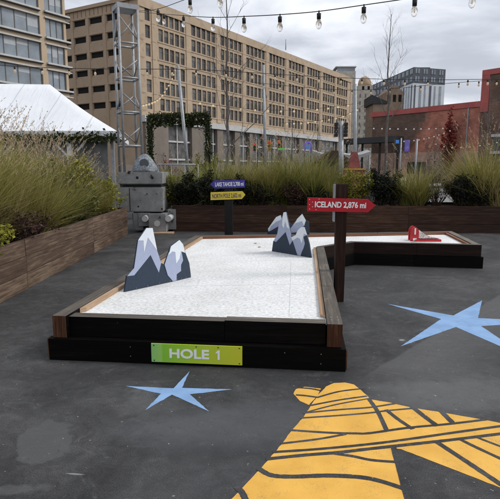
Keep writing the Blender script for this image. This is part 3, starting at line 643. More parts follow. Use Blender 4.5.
# orange brown fallen leaves on the turf
for i, (x, y) in enumerate(((255.5, 243.5), (259.5, 247.2))):
    p = G(x, y, .338); mb = MB()
    mb.face([p + Vector((-.03, -.01, 0)), p + Vector((-.005, -.02, .01)), p + Vector((.03, 0, .002)), p + Vector((0, .02, .012))], 0); mb.face([p + Vector((-.03, -.01, 0)), p + Vector((0, .02, .012)), p + Vector((-.02, .022, .004))], 0)
    M.setdefault('dryleaf', mat('dry_leaf', (.45, .27, .15), None, 20, .8)); mb.build('fallen_leaf', 'dryleaf', label=['dry brown leaf lying on the white turf, the one farther back', 'dry brown leaf lying on the white turf, the one nearer the front'][i], category='leaf', group='dry leaves on the turf', origin=p)

# red obstacle
c0 = G(427, 241.5, .336)
ob = thing('golf_obstacle', 'small red obstacle with an upright arch and white ramp on the far turf', 'golf obstacle', c0)
def lo(px, py, dy=0): p = P(px, py, c0.y + dy); return p
mb = MB(); x0, x1 = lo(415.5, 240).x, lo(441, 240).x; mb.box(x0, x1, c0.y - .02, c0.y + .3, .337, .337 + .035); mb.build('base_plate', 'redobj', ob)
mb = MB(); xa, xb = lo(411, 240).x, lo(419, 240).x; zt = lo(414, 227.2).z
prof = []
for k in range(13):
    a_ = math.pi * k / 12; prof.append(((xa + xb) / 2 + (xb - xa) / 2 * math.cos(a_) * 1.0, zt - .10 + .10 * math.sin(a_)))
mb.prism([Vector((xb, c0.y + .02, .337))] + [Vector((x, c0.y + .02, z)) for x, z in prof] + [Vector((xa, c0.y + .02, .337))], Vector((0, .03, 0)))
tri(mb); mb.build('arch_board', 'redobj', ob); mb = MB()
mb.prism([Vector((xb + .02, c0.y + .2, .337))] + [Vector((x + .02, c0.y + .2, z)) for x, z in prof] + [Vector((xa + .02, c0.y + .2, .337))], Vector((0, .03, 0)))
tri(mb); mb.build('arch_board', 'redobj', ob)
mb = MB(); xm = (xa + xb) / 2; mb.box(xm - .012, xm + .012, c0.y + .008, c0.y + .018, zt - .13, zt - .02); mb.box(xm - .03, xm + .03, c0.y + .008, c0.y + .018, zt - .235, zt - .195); mb.build('arch_stripe', 'white', ob)
M['mesh_white'] = mat('white_speckled_ramp', (.85, .84, .82), (.3, .25, .22), 55, .7, detail=2)
mb = MB(); pr = [(xb, zt - .05), (xb + .1, zt - .12), (xb + .2, zt - .17), (xb + .32, zt - .19), (x1 - .02, .385), (xb, .385)]
mb.prism([Vector((x, c0.y + .03, z)) for x, z in pr], Vector((0, .2, 0))); mb.build('ramp', 'mesh_white', ob)

# ------------------------------------------------------------ sign posts
def arrow_sign(name, label, pts, Y, mat_, txt, tmat, tx0, tx1, ty0, ty1, post, thick=.018, dots=None, group='arrow signs on posts', bold=.03):
    """pts: outline in photo pixels, first two give the top edge left->right"""
    q = [P(x, y, Y) for x, y in pts]; c = sum(q, Vector()) / len(q)
    t = thing(name, label, 'arrow sign', (c.x, c.y, c.z), group)
    mb = MB(); mb.prism(q, Vector((0, thick, 0))); tri(mb); mb.build('panel', mat_, t)
    a = P(tx0, ty1[0], Y - .002); b = P(tx1, ty1[1], Y - .002); hgt = P(tx0, ty0, Y).z - a.z
    text_mesh('lettering', txt, tmat, t, a, (b - a), (b - a).length, hgt, .002, bold)
    if dots:
        mb = MB()
        for x, y in dots:
            v = P(x, y, Y - .001); mb.tube([v, v + Vector((0, -.003, 0))], .0045, 7)
        mb.build('screw', 'white', t)
    return t
YR = 5.85
pst = G(339, 301); wp = .105
t = thing('sign_post', 'dark brown wooden post at the right rail carrying the red sign', 'sign post', (pst.x, YR + .08, 0), 'posts carrying the arrow signs')
zt = P(340, 184.2, YR).z; xl = P(335.2, 190, YR).x; xr_ = P(348.3, 190, YR).x
mb = MB(); xl0 = P(334.4, 300, YR).x; xr0 = P(344, 300, YR).x
mb.hexa([(xl0 + .01, YR + .02, 0), (xr0, YR + .02, 0), (xr0, YR + .12, 0), (xl0 + .01, YR + .12, 0), (xl + .015, YR + .02, zt), (xr_, YR + .02, zt), (xr_, YR + .12, zt), (xl + .015, YR + .12, zt)], 0, Vector((0, 0, 1)))
mb.build('post', 'wood_post', t)
mb = MB(); mb.box(xl - .006, xl + .012, YR + .03, YR + .11, P(0, 222, YR).z, zt - .002); mb.build('bracket', 'metal', t)
arrow_sign('arrow_sign', 'red arrow sign reading ICELAND 2,876 mi pointing right', [(307.6, 197.5), (368, 199.2), (375.8, 205.2), (368, 212.4), (307.4, 211.2)], YR, 'red', 'ICELAND 2,876 mi', 'white', 314.8, 366, 201.2, (207.0, 208.0), t,
    dots=[(309.5, 199.5), (312.5, 202), (309.5, 204.5), (312.6, 206.8), (309.6, 209), (316, 209.6), (319, 199)])
YB = 10.3
t = thing('sign_post', 'black wooden post behind the course carrying the violet and yellow signs', 'sign post', (P(228, 200, YB).x, YB + .1, 0), 'posts carrying the arrow signs')
mb = MB(); mb.box(P(224.3, 200, YB).x, P(232.6, 200, YB).x, YB + .02, YB + .17, 0, P(228, 179.2, YB).z); mb.build('post', 'post_black', t)
arrow_sign('arrow_sign', 'violet blue arrow sign reading LAKE TAHOE pointing left', [(214.3, 180.3), (244.9, 179.8), (244.9, 187.5), (214.3, 188.5), (210.3, 184.3)], YB, 'blue', 'LAKE TAHOE 2,708 mi', 'white', 215.2, 243.6, 182.4, (186.4, 185.6), t, bold=.03)
arrow_sign('arrow_sign', 'yellow arrow sign reading NORTH POLE pointing right', [(210.6, 192.3), (242.3, 191.2), (245.4, 194.8), (241.9, 199), (210.6, 200.1)], YB, 'yellow', 'NORTH POLE 2,602 mi', 'ink', 212.3, 241.2, 194.0, (198.4, 197.2), t, bold=.015)

# ------------------------------------------------------------ ballast base, speaker rock, truss tower
YT = 12.45
tb = thing('truss_ballast', 'grey weathered ballast block under the aluminium truss tower', 'ballast block', (P(146, 220, YT).x, YT, 0))
X = lambda px, Y=YT: P(px, 200, Y).x
Z = lambda py, Y=YT: ZY(py, Y)
def bevbox(mb, x0, x1, y0, y1, z0, z1, mi=0, b=.02):
    n0 = len(mb.bm.verts); mb.bm.verts.ensure_lookup_table()
    mb.box(x0, x1, y0, y1, z0, z1, mi); mb.bm.verts.ensure_lookup_table()
    vs = mb.bm.verts[n0:]; es = {e for v in vs for e in v.link_edges}
    bmesh.ops.bevel(mb.bm, geom=list(es), offset=b, segments=2, affect='EDGES')
mb = MB(); bevbox(mb, X(118), X(162.6), YT, YT + 1.1, Z(184.3), Z(172)); 
for px in (138, 153): 
    z_ = Z(177.7); mb.tube([(X(px), YT - .004, z_), (X(px), YT + .02, z_)], .035, 10, 1)
bevbox(mb, X(128.5), X(131.5), YT - .01, YT + .1, Z(174), Z(172) + .03, 1, .006)
mb.build('top_block', ['block', 'blockdark'], tb)
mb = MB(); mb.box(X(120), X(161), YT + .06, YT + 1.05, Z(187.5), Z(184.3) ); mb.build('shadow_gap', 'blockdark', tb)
mb = MB(); bevbox(mb, X(118.4), X(162.6), YT + .01, YT + 1.1, Z(212), Z(187.3)); mb.box(X(129.4), X(130.1), YT + .004, YT + .02, Z(211), Z(188), 1)
for px, py in ((138, 206.5), (161.5, 209)): mb.tube([(X(px), YT + .004, Z(py)), (X(px), YT + .03, Z(py))], .022, 8, 1)
mb.build('middle_block', ['block', 'blockdark'], tb)
mb = MB(); bevbox(mb, X(131.5), X(142), YT + .02, YT + 1.0, 0.05, Z(212.6)); bevbox(mb, X(138), X(149), YT - .03, YT + .9, Z(226), Z(213)); bevbox(mb, X(149), X(166), YT - .12, YT + .9, 0.03, Z(213.5)); bevbox(mb, X(166), X(174), YT + .25, YT + 1.0, .05, Z(210))
mb.box(X(139), X(149), YT + .1, YT + .8, .02, Z(227), 1)
mb.build('foot', ['block', 'blockdark'], tb)
mb = MB()
for px in (145.8, 169): mb.tube([(X(px), YT - .2, Z(218)), (X(px), YT + .3, Z(218))], .075, 16); mb.build('roller', 'trim', tb); mb = MB()
mb.tube([(X(157.3), YT - .135, Z(223)), (X(157.3), YT - .1, Z(223))], .075, 18)
mb.build('roller', 'trim', tb)
mb = MB(); mb.box(X(152), X(174), YT - .35, YT - .05, .003, .035); mb.build('timber_shim', 'wood_raw', tb)
# rock shaped speaker
p = Vector((X(143), YT + .3, Z(172) + .001)); mb = MB(); bmesh.ops.create_icosphere(mb.bm, subdivisions=4, radius=1)
for v in mb.bm.verts:
    c = v.co; ph = .13 * math.sin(3.1 * c.x + 1.3) + .07 * math.sin(4.3 * c.y + 2 * c.z) + .05 * math.sin(9 * c.x + 7 * c.z); c *= 1 + ph * .6
    zz = max(c.z, -.45); wdn = 1.0 - .36 * max(0, zz + .45) / 1.45
    v.co = Vector((p.x + (math.copysign(abs(c.x) ** .8, c.x)) * .36 * wdn, p.y + c.y * .28 * wdn, p.z + (zz + .45) * .28))
for f in mb.bm.faces: f.smooth = True
rk = mb.build('rock_speaker', 'rock', label='grey rock-shaped speaker sitting on the ballast block', category='speaker', origin=p)
mb = MB(); cc = p + Vector((.05, -.24, .21)); mb.tube([cc + Vector((0, -.03, .0)), cc + Vector((0, .05, 0))], .11, 24); 
M['grille'] = mat('dark_grille', (.10, .115, .13), None, 60, .7); mb.build('speaker_grille', 'grille', rk)
# truss
tw = thing('truss_tower', 'tall square aluminium truss tower beside the white tent', 'truss tower', (X(130, 12.9), 12.95, Z(172)))
cx, cy = P(125.4, 20, 12.98).x, 12.98; ang = R(29); hs = .23
def corner(i):
    sx_, sy_ = ((-1, -1), (1, -1), (1, 1), (-1, 1))[i]; return Vector((cx + hs * (sx_ * math.cos(ang) - sy_ * math.sin(ang)), cy + hs * (sx_ * math.sin(ang) + sy_ * math.cos(ang)), 0))
zb_, zt_ = Z(172), ZY(10, 12.9)
for i in range(4):
    c = corner(i); mb = MB(); mb.tube([(c.x, c.y, zb_), (c.x, c.y, zt_)], .032, 10); mb.build('chord', 'truss', tw)
levels = [ZY(y, 12.9) for y in (44, 78.5, 112.5, 146)]
for z in levels:
    for i in range(4):
        a, b = corner(i), corner((i + 1) % 4); mb = MB(); mb.tube([(a.x, a.y, z), (b.x, b.y, z)], .026, 8); mb.build('crossbar', 'truss', tw)
zs = [zt_ - .05] + levels
for k in range(len(zs) - 1):
    za, zc = zs[k], zs[k + 1]
    for i in range(4):
        a, b = corner(i), corner((i + 1) % 4)
        if i % 2: a, b = b, a
        if k % 2: a, b = b, a
        zm = zc + .08
        mb = MB(); mb.tube([(a.x, a.y, za - .12 if k == 0 else za - .35), (b.x, b.y, zm - (.5 if k else 0) + (.5 if k else 0))], .017, 7); mb.build('diagonal_brace', 'truss', tw)
mb = MB()
q = [corner(i) for i in range(4)]
q = [Vector((cx, cy, 0)) + (c - Vector((cx, cy, 0))) * 1.12 for c in q]
mb.hexa([(c.x, c.y, zt_) for c in q] + [(c.x, c.y, zt_ + .11) for c in q]); mb.build('cap_plate', 'truss', tw)

# ------------------------------------------------------------ string lights
def bulb_parts(parent, p, s, glass='bulbglass', tiny=False):
    if tiny:
        mb = MB(); bmesh.ops.create_icosphere(mb.bm, subdivisions=1, radius=s); bmesh.ops.translate(mb.bm, verts=mb.bm.verts, vec=p - Vector((0, 0, s))); return mb.build('bulb', glass, parent)
    mb = MB(); prof = [(0, .42), (-.06, .5), (-.16, .82), (-.3, 1.0), (-.44, .86), (-.54, .5), (-.58, .1)]
    z0 = -.42; pts = [p + Vector((0, 0, (z0 + a) * s)) for a, _ in prof]
    mb.tube(pts, [r_ * .185 * s for _, r_ in prof], 12); b = mb.build('bulb', glass, parent)
    mb = MB(); mb.tube([p + Vector((0, 0, .04 * s)), p + Vector((0, 0, -.1 * s)), p + Vector((0, 0, -.12 * s)), p + Vector((0, 0, -.44 * s))], [.04 * s, .04 * s, .13 * s, .12 * s], 10); mb.build('socket', 'cable', b)
    mb = MB(); mb.tube([p + Vector((0, 0, -.5 * s)), p + Vector((0, 0, -.8 * s))], .022 * s, 5); mb.build('filament', 'warm' if glass != 'bulbglass' else 'warmdim', b)
    return b
def string(label, pts, ts, s, glass='bulbglass', tiny=False, r=.006, group='string lights'):
    """pts: control points (px, py, Y) the cable passes through"""
    q = [P(*a) for a in pts]; t = thing('string_light', label, 'string lights', q[0], group)
    sm = []
    for i in range(len(q) - 1):
        p0, p1, p2, p3 = q[max(i - 1, 0)], q[i], q[i + 1], q[min(i + 2, len(q) - 1)]
        for k in range(10):
            u = k / 10; sm.append(.5 * ((2 * p1) + (p2 - p0) * u + (2 * p0 - 5 * p1 + 4 * p2 - p3) * u * u + (3 * p1 - p0 - 3 * p2 + p3) * u ** 3))
    sm.append(q[-1]); mb = MB(); mb.tube(sm, r, 5); mb.build('cable', 'cable', t)
    def at(px):
        best = min(range(len(sm) - 1), key=lambda i: abs(proj(sm[i]) - px) + abs(proj(sm[i + 1]) - px)); a, b = proj(sm[best]), proj(sm[best + 1])
        u = 0 if a == b else (px - a) / (b - a); return sm[best].lerp(sm[best + 1], max(0, min(1, u)))
    for px in ts: bulb_parts(t, at(px), s, glass, tiny)
    return t
def proj(p):
    d = p - Vector((0, 0, H)); f = d.y * math.cos(TH) - d.z * math.sin(TH); return 250 + 500 * d.x / f
string('near string of clear bulbs crossing the sky above the beige building', [(139, 12, 12.6), (183, 15.5, 8.6), (213, 17.3, 7.2), (244, 16.4, 6.4), (280, 14.6, 6), (319, 11.3, 5.8), (364, 5, 5.6), (415, -2.5, 5.4), (473, -12, 5.2), (520, -22, 5)],
       [164, 183.5, 213, 244, 280, 319, 364, 415, 473], .185, r=.005)
string('upper string of clear bulbs running off the top left of the sky', [(139, 11, 12.6), (158, 9, 11), (190, -2, 9.5), (220, -9, 8.6), (260, -20, 8)], [158, 190, 220], .26, r=.006)
string('plain cable of clear bulbs crossing beige facades at mid height', [(-20, 64, 16), (40, 67.5, 16), (113, 69, 16), (200, 69.8, 16), (297, 75.5, 17), (370, 78.8, 17), (440, 79.8, 17), (520, 78.5, 17)],
       [14.5, 42, 69, 95, 147, 172, 196, 226, 252, 275, 297, 319, 341, 362, 384, 405, 428, 468, 488], .2, 'warmdim', r=.009)
string('lower string of warm bulbs sagging towards the red brick building', [(250, 82, 22), (300, 87, 22), (350, 90, 22), (400, 88, 21), (440, 84, 20), (520, 78, 19)], [264, 280, 299, 318, 334, 352, 371, 390, 421, 459, 479, 497], .2, 'warmdim', r=.009)
string('short festoon of dense warm globes between truss tower and leaning pole', [(141, 105, 13.2), (152, 102, 14), (160, 97, 15), (167, 87, 17), (172, 78, 18.5), (176, 66, 20)], [143, 146, 149, 152, 154.5, 157, 159.5, 162, 164.5, 166.5, 168.5, 170.5, 172, 173.5, 175], .035, 'warm', True)
string('far string of tiny warm bulbs along the lower beige facade', [(192, 101, 30), (240, 108, 30), (300, 110, 31), (360, 103, 32)], [200, 213, 227, 241, 255, 268, 281, 294, 306, 317, 328, 338, 348], .075, 'warm', True, r=.01)
string('far string of tiny warm bulbs low over the street trees', [(280, 123, 32), (310, 121.5, 32), (345, 115, 33), (372, 100, 34)], [287, 294, 301, 308, 315, 322, 329, 336, 343, 350, 357], .07, 'warm', True, r=.01)
string('row of small white bulbs hanging level in front of the brown brick wall', [(368, 127.6, 27), (410, 128.3, 27), (448, 127.5, 27)], [374, 382, 390, 398, 406, 414, 421, 429, 436, 443], .045, 'coldlit', True, r=.006)
string('slanting string of small white bulbs rising before the salmon wall', [(400, 141, 26), (420, 139, 26), (440, 134, 26), (462, 125, 26)], [404, 409, 414, 419, 424, 429, 434, 439, 444, 450], .038, 'coldlit', True, r=.006)
string('low string of small white bulbs over the grasses at right', [(432, 142, 24), (450, 147, 24), (480, 145, 24), (510, 139, 24)], [436, 444, 452, 461, 470, 480, 489, 497], .035, 'coldlit', True, r=.006)

# ------------------------------------------------------------ poles
def pole(label, a, b, Y, r0, r1, extra=None, name='light_pole', m='metal', group='tall poles'):
    A_ = P(*a, Y); B_ = P(*b, Y); d = (A_ - B_); base = B_ - d * (B_.z / d.z); t = thing(name, label, 'pole', base, group)
    mb = MB(); mb.tube([base, A_], [r0, r1], 10); mb.build('shaft', m, t)
    mb = MB(); mb.box(base.x - .2, base.x + .2, base.y - .2, base.y + .2, 0, .03); mb.build('base_plate', m, t)
    return t, A_, B_
pole('leaning grey pole rising behind the garland arch', (177.8, 65), (187, 160), 20, .075, .055)
pole('straight grey pole in front of the beige building, right of the bare tree', (263.4, 65), (265.3, 160), 24, .075, .06)
t, A_, B_ = pole('pale grey pole between the beige building and the stone tower', (355, 84), (355.3, 165), 24, .09, .08)
t, A_, B_ = pole('short square truss pole carrying a stack of black loudspeakers', (341, 121), (341.2, 180), 20, .1, .1, m='truss')
for k in range(4):
    z = ZY(124.5 + 3.6 * k, 20)
    for s_ in (-1, 1):
        mb = MB(); mb.box(A_.x + s_ * .19 - .06, A_.x + s_ * .19 + .06, 19.85, 20.05, z - .06, z + .06); mb.build('loudspeaker', 'darkmetal', t)
p = P(401, 145, 25); t = thing('light_pole', 'thin pale pole with a small lit blue sign before the salmon wall', 'pole', (p.x, 25, 0), 'tall poles')
mb = MB(); mb.tube([(p.x, 25, 0), (p.x, 25, ZY(138, 25))], .035, 8); mb.build('shaft', 'metal', t)
mb = MB(); mb.box(P(402, 0, 25).x, P(405.3, 0, 25).x, 24.93, 24.98, ZY(143.5, 25), ZY(140, 25)); mb.build('lit_sign', 'bluelit', t)
p = P(415, 145, 24); t = thing('banner_pole', 'white pole with purple banner in front of the salmon wall', 'pole', (p.x, 24, 0), 'tall poles')
mb = MB(); mb.tube([(p.x + .08, 24, 0), (p.x + .08, 24, ZY(139, 24))], .05, 8); mb.build('shaft', 'metal', t)
mb = MB(); mb.box(P(411, 0, 24).x, P(416.2, 0, 24).x, 23.88, 23.9, ZY(152, 24), ZY(140, 24)); mb.build('banner', 'purple', t)
p = P(308, 146, 28); t = thing('neon_arch_sign', 'small violet and blue lit arch sign above the grasses', 'lit sign', (p.x, 28, 0))
M['violet_lit'] = mat('violet_neon', (.2, .1, .7), None, 5, .5, emit=((.25, .2, 1), .05))
mb = MB(); z0 = ZY(152, 28); z1 = ZY(142.5, 28)
mb.tube([(p.x - .17, 28, z0), (p.x - .17, 28, z1 - .1), (p.x - .08, 28, z1), (p.x + .08, 28, z1), (p.x + .17, 28, z1 - .1), (p.x + .17, 28, z0)], .04, 8); mb.build('arch_tube', 'violet_lit', t)
for k_ in (-.17, .17): mb = MB(); mb.tube([(p.x + k_, 28, 0), (p.x + k_, 28, z0 - .001)], .025, 6); mb.build('post', 'darkmetal', t)
mb = MB(); mb.box(p.x - .11, p.x + .11, 27.98, 28.03, z1 - .35, z1 - .12); mb.build('panel', 'bluelit', t)
# traffic signals
def signal(px, py, Y, label, h=.9, lens='lit_red'):
    p = P(px, py, Y); t = thing('traffic_light', label, 'traffic light', (p.x, p.y, 0), 'traffic lights')
    mb = MB(); bevbox(mb, p.x - .16, p.x + .16, p.y - .12, p.y + .12, p.z - h / 2, p.z + h / 2, 0, .03); mb.build('housing', 'amber', t)
    for k in range(3):
        z = p.z + h / 2 - h / 6 - k * h / 3; mb = MB(); mb.tube([(p.x, p.y - .14, z), (p.x, p.y - .22, z)], [.1, .115], 12); mb.build('lens', lens if k == 0 else 'darkmetal', t)
    mb = MB(); mb.tube([(p.x + .25, p.y + .1, 0), (p.x + .25, p.y + .1, p.z + h / 2 + .3), (p.x, p.y + .1, p.z + h / 2 + .3), (p.x, p.y, p.z + h / 2)], .05, 8); mb.build('mast', 'darkmetal', t)
    return t
signal(254.5, 147, 45, 'small amber traffic light, leftmost of the three by the glazed ground floor', .7)
signal(269.3, 146, 45, 'taller amber traffic light just right of the grey pole', .95)
signal(278.8, 145, 45, 'amber traffic light beside the lit green street sign, rightmost of the three', .8)
p = P(281.5, 149, 44); mb = MB(); mb.box(p.x - .32, p.x + .32, 43.97, 44.03, p.z - .09, p.z + .09, 0); mb.tube([(p.x, 44, 0), (p.x, 44, p.z - .09)], .04, 6, 1)
mb.build('street_sign', ['green_lit', 'darkmetal'], label='narrow green street name sign beside the traffic light', category='street sign', origin=(p.x, 44, 0))

# ------------------------------------------------------------ tent
def seams():
    m = M['tent']; nt = m.node_tree; N, L = nt.nodes, nt.links; b = N['Principled BSDF']; old = b.inputs['Base Color'].links[0].from_socket
    tc = N.new('ShaderNodeTexCoord'); sx = N.new('ShaderNodeSeparateXYZ'); L.new(tc.outputs['Object'], sx.inputs[0])
    md_ = N.new('ShaderNodeMath'); md_.operation = 'PINGPONG'; md_.inputs[1].default_value = .75; L.new(sx.outputs[0], md_.inputs[0])
    k = N.new('ShaderNodeMapRange'); k.inputs[1].default_value = .03; k.inputs[2].default_value = .015; k.inputs[4].default_value = .45; L.new(md_.outputs[0], k.inputs[0])
    x = N.new('ShaderNodeMix'); x.data_type = 'RGBA'; L.new(k.outputs[0], x.inputs[0]); L.new(old, x.inputs[6]); x.inputs[7].default_value = (.34, .35, .37, 1)
    mp = N.new('ShaderNodeMapping'); mp.inputs['Scale'].default_value = (2.6, .5, .5); L.new(tc.outputs['Object'], mp.inputs[0]); n = N.new('ShaderNodeTexNoise'); n.inputs['Scale'].default_value = 1.3; n.inputs['Detail'].default_value = 6; n.inputs['Distortion'].default_value = 1.2; L.new(mp.outputs[0], n.inputs[0])
    bp = N.new('ShaderNodeBump'); bp.inputs['Strength'].default_value = 1; bp.inputs['Distance'].default_value = .028; L.new(n.outputs[0], bp.inputs['Height']); L.new(bp.outputs[0], b.inputs['Normal'])
    L.new(x.outputs[2], b.inputs['Base Color'])
seams()
YA, YBk = 15.5, 21.5
ct = P(117, 131, YA); zE = ct.z; rg = P(50, 84.5, 18.5)
tent = thing('marquee_tent', 'white hipped marquee tent with greenery along its eave behind the left planter', 'tent', (ct.x - 4, YA, 0))
mb = MB(); xe = ct.x; xw = ct.x - 11
def quadgrid(mb, a, b, c, d, nu, nv, sag):
    """a-b eave, d-c ridge"""
    g = [[None] * (nv + 1) for _ in range(nu + 1)]
    for i in range(nu + 1):
        for j in range(nv + 1):
            u, v = i / nu, j / nv; p = a.lerp(b, u).lerp(d.lerp(c, u), v); s_ = sag * math.sin(math.pi * v) * (.5 + .5 * math.sin(math.pi * u)) + .035 * math.sin(u * 23 + v * 5) * math.sin(math.pi * v) * math.sin(math.pi * u)
            g[i][j] = mb.bm.verts.new(p - Vector((0, 0, s_)))
    for i in range(nu):
        for j in range(nv):
            f = mb.bm.faces.new((g[i][j], g[i + 1][j], g[i + 1][j + 1], g[i][j + 1])); f.smooth = True
e0 = Vector((xw, YA, zE)); e1 = Vector((xe, YA, zE)); e2 = Vector((P(128, 133, YBk).x, YBk, zE)); e3 = Vector((xw, YBk, zE)); r1 = rg.copy(); r0 = Vector((xw + 1, rg.y, rg.z + .1))
quadgrid(mb, e0, e1, r1, r0, 24, 10, .14); quadgrid(mb, e1, e2, r1, r1, 16, 10, .14); quadgrid(mb, e2, e3, r0, r1, 24, 10, .14)
bmesh.ops.remove_doubles(mb.bm, verts=mb.bm.verts, dist=.002)
mb.build('canopy', 'tent', tent)
mb = MB(); mb.box(xw, xe, YA - .02, YA, zE - .17, zE + .003); mb.beam((xe + .012, YA + .001), (e2.x + .012, YBk), .02, zE - .17, zE + .003); mb.build('valance', 'tent', tent)
for px in (-1, 70):
    x_ = P(px, 150, YA + .12).x; mb = MB(); mb.box(x_ - .07, x_ + .07, YA + .05, YA + .19, 0, zE - .05); 
    mb.bar((x_ + .07, YA + .12, zE - .75), (x_ + .55, YA + .12, zE - .25), .05, .05); mb.bar((x_ - .07, YA + .12, zE - .75), (x_ - .55, YA + .12, zE - .25), .05, .05)
    mb.build('post', 'white', tent)
x_ = xe - .25; mb = MB(); mb.box(x_ - .05, x_ + .05, YA + .3, YA + .4, 0, zE - .05); mb.build('post', 'metal', tent)
mb = MB(); mb.box(xw, xe - .45, YA + .5, YA + .53, 0, zE - .3); mb.build('side_curtain', 'tentwall', tent)

def needles(mb, pts, rad, n, ln, mi=0, r_=rnd):
    """short leaf blades all round a path"""
    L_ = [(a, b) for a, b in zip(pts, pts[1:])]; tot = sum((b - a).length for a, b in L_)
    for a, b in L_:
        for k in range(int(n * (b - a).length / tot) + 1):
            c = a.lerp(b, r_.random()) + Vector((r_.gauss(0, rad), r_.gauss(0, rad), r_.gauss(0, rad)))
            leaf(mb, c, ln * r_.uniform(.6, 1.3), .28, r_, mi)
def leaf(mb, c, ln, wr, r_, mi=0, d=None):
    d = d or Vector((r_.gauss(0, 1), r_.gauss(0, 1), r_.gauss(0, .8) + .2))
    d = d.normalized(); s_ = d.cross(Vector((r_.gauss(0, 1), r_.gauss(0, 1), r_.gauss(0, 1)))).normalized() * ln * wr
    mb.face([c, c + d * ln * .5 + s_, c + d * ln, c + d * ln * .5 - s_], mi)
mb = MB(); needles(mb, [Vector((xw, YA - .05, zE - .2)), Vector((xe, YA - .05, zE - .22))], .07, 5200, .11); mb.build('eave_garland', 'leaf_garland', tent, recalc=False)
# garland arch
YG = 24
ag = thing('garland_arch', 'square arch wrapped in dark evergreen garland before the beige building', 'garland arch', (P(178, 165, YG).x, YG, 0))
x0 = P(150.5, 150, YG).x; x1 = P(208, 150, YG).x; zt = ZY(117, YG)
mb = MB()
for x in (x0, x1): mb.box(x - .06, x + .06, YG - .06, YG + .06, 0, zt - .061)
mb.box(x0 - .06, x1 + .06, YG - .06, YG + .06, zt - .06, zt + .06); mb.build('frame', 'darkmetal', ag)
mb = MB(); needles(mb, [Vector((x0, YG, .3)), Vector((x0, YG, zt)), Vector((x1, YG, zt + .08)), Vector((x1, YG, .9))], .06, 11000, .10)
for k in range(40):
    u = rnd.random(); c = Vector((x0 + (x1 - x0) * u, YG, zt - .15)); needles(mb, [c, c - Vector((0, 0, rnd.uniform(.1, .3)))], .06, 25, .18)
mb.build('garland', 'leaf_garland', ag, recalc=False)

# ------------------------------------------------------------ plants
def grass_proto(seed, h, mats, nb=620, spread=.62, plumes=22, lean=(0, 0), wid=.011):
    r_ = random.Random(seed); mb = MB()
    def blade(n_seg, ln, w, mi, base, d, curl, side):
        prev = None; p = base.copy(); dd = d.copy()
        for i in range(n_seg + 1):
            u = i / n_seg; ww = w * (1 - u) ** .6 if i < n_seg else 0
            s_ = side * ww / 2
            cur = (mb.bm.verts.new(p - s_), mb.bm.verts.new(p + s_)) if i < n_seg else (mb.bm.verts.new(p),)
            if prev:
                f = mb.bm.faces.new((prev[0], prev[1], cur[1], cur[0]) if len(cur) == 2 else (prev[0], prev[1], cur[0])); f.material_index = mi
            prev = cur; dd = (dd + curl).normalized(); p = p + dd * (ln / n_seg)
        return p
    for k in range(nb):
        a = r_.uniform(0, 6.283); rr = r_.random() ** .7 * .13; base = Vector((math.cos(a) * rr, math.sin(a) * rr, 0))
        a2 = a + r_.gauss(0, .5); t_ = abs(r_.gauss(0, spread * .6)) + .03
        d = Vector((math.cos(a2) * t_ + lean[0], math.sin(a2) * t_ + lean[1], 1)).normalized()
        ln = h * r_.uniform(.5, 1.12); side = Vector((-math.sin(a2 + r_.gauss(0, .8)), math.cos(a2), 0)).normalized()
        blade(6, ln, wid * r_.uniform(.7, 1.4), 0, base, d, Vector((math.cos(a2) * .075 + lean[0] * .1, math.sin(a2) * .075, -.045)) * r_.uniform(.3, 2.2), side)
    for k in range(plumes):
        a = r_.uniform(0, 6.283); t_ = abs(r_.gauss(0, spread * .4)); d = Vector((math.cos(a) * t_ + lean[0], math.sin(a) * t_ + lean[1], 1)).normalized(); b = Vector((math.cos(a) * .06, math.sin(a) * .06, 0))
        p = blade(5, h * r_.uniform(.85, 1.18), .004, 1, b, d, Vector((math.cos(a) * .05, math.sin(a) * .05, -.02)), Vector((1, 0, 0)))
        tip = p; d2 = (d + Vector((math.cos(a) * .5, math.sin(a) * .5, 0))).normalized()
        for q in range(16):
            c = tip - d2 * r_.uniform(0, .2); leaf(mb, c, .035, .1, r_, 1, d2 + Vector((r_.gauss(0, .35), r_.gauss(0, .35), r_.gauss(0, .2))))
    me = bpy.data.meshes.new('grass_blades'); mb.bm.to_mesh(me); mb.bm.free()
    for m in mats: me.materials.append(M[m])
    return me
GP = [grass_proto(1, 1.25, ('grass', 'plume')), grass_proto(2, 1.3, ('grass_g', 'plume'), lean=(.1, 0)), grass_proto(3, 1.2, ('grass', 'plume'), lean=(-.12, 0)),
      grass_proto(4, 1.25, ('grass_y', 'plume'), nb=380, plumes=34), grass_proto(5, 1.0, ('grass_g', 'grass_y'), nb=560, spread=.85, plumes=0)]
def grass(kind, x, y, z, sc, label, group, lean=(0, 0), name='grass_clump'):
    o = bpy.data.objects.new(name, GP[kind]); COL.objects.link(o); o.location = (x, y, z)
    o.rotation_euler = (lean[0], lean[1], rnd.uniform(0, 6.28)); o.scale = (sc * rnd.uniform(.9, 1.15),) * 2 + (sc,)
    o['label'] = label; o['category'] = 'ornamental grass'; o['group'] = group; return o
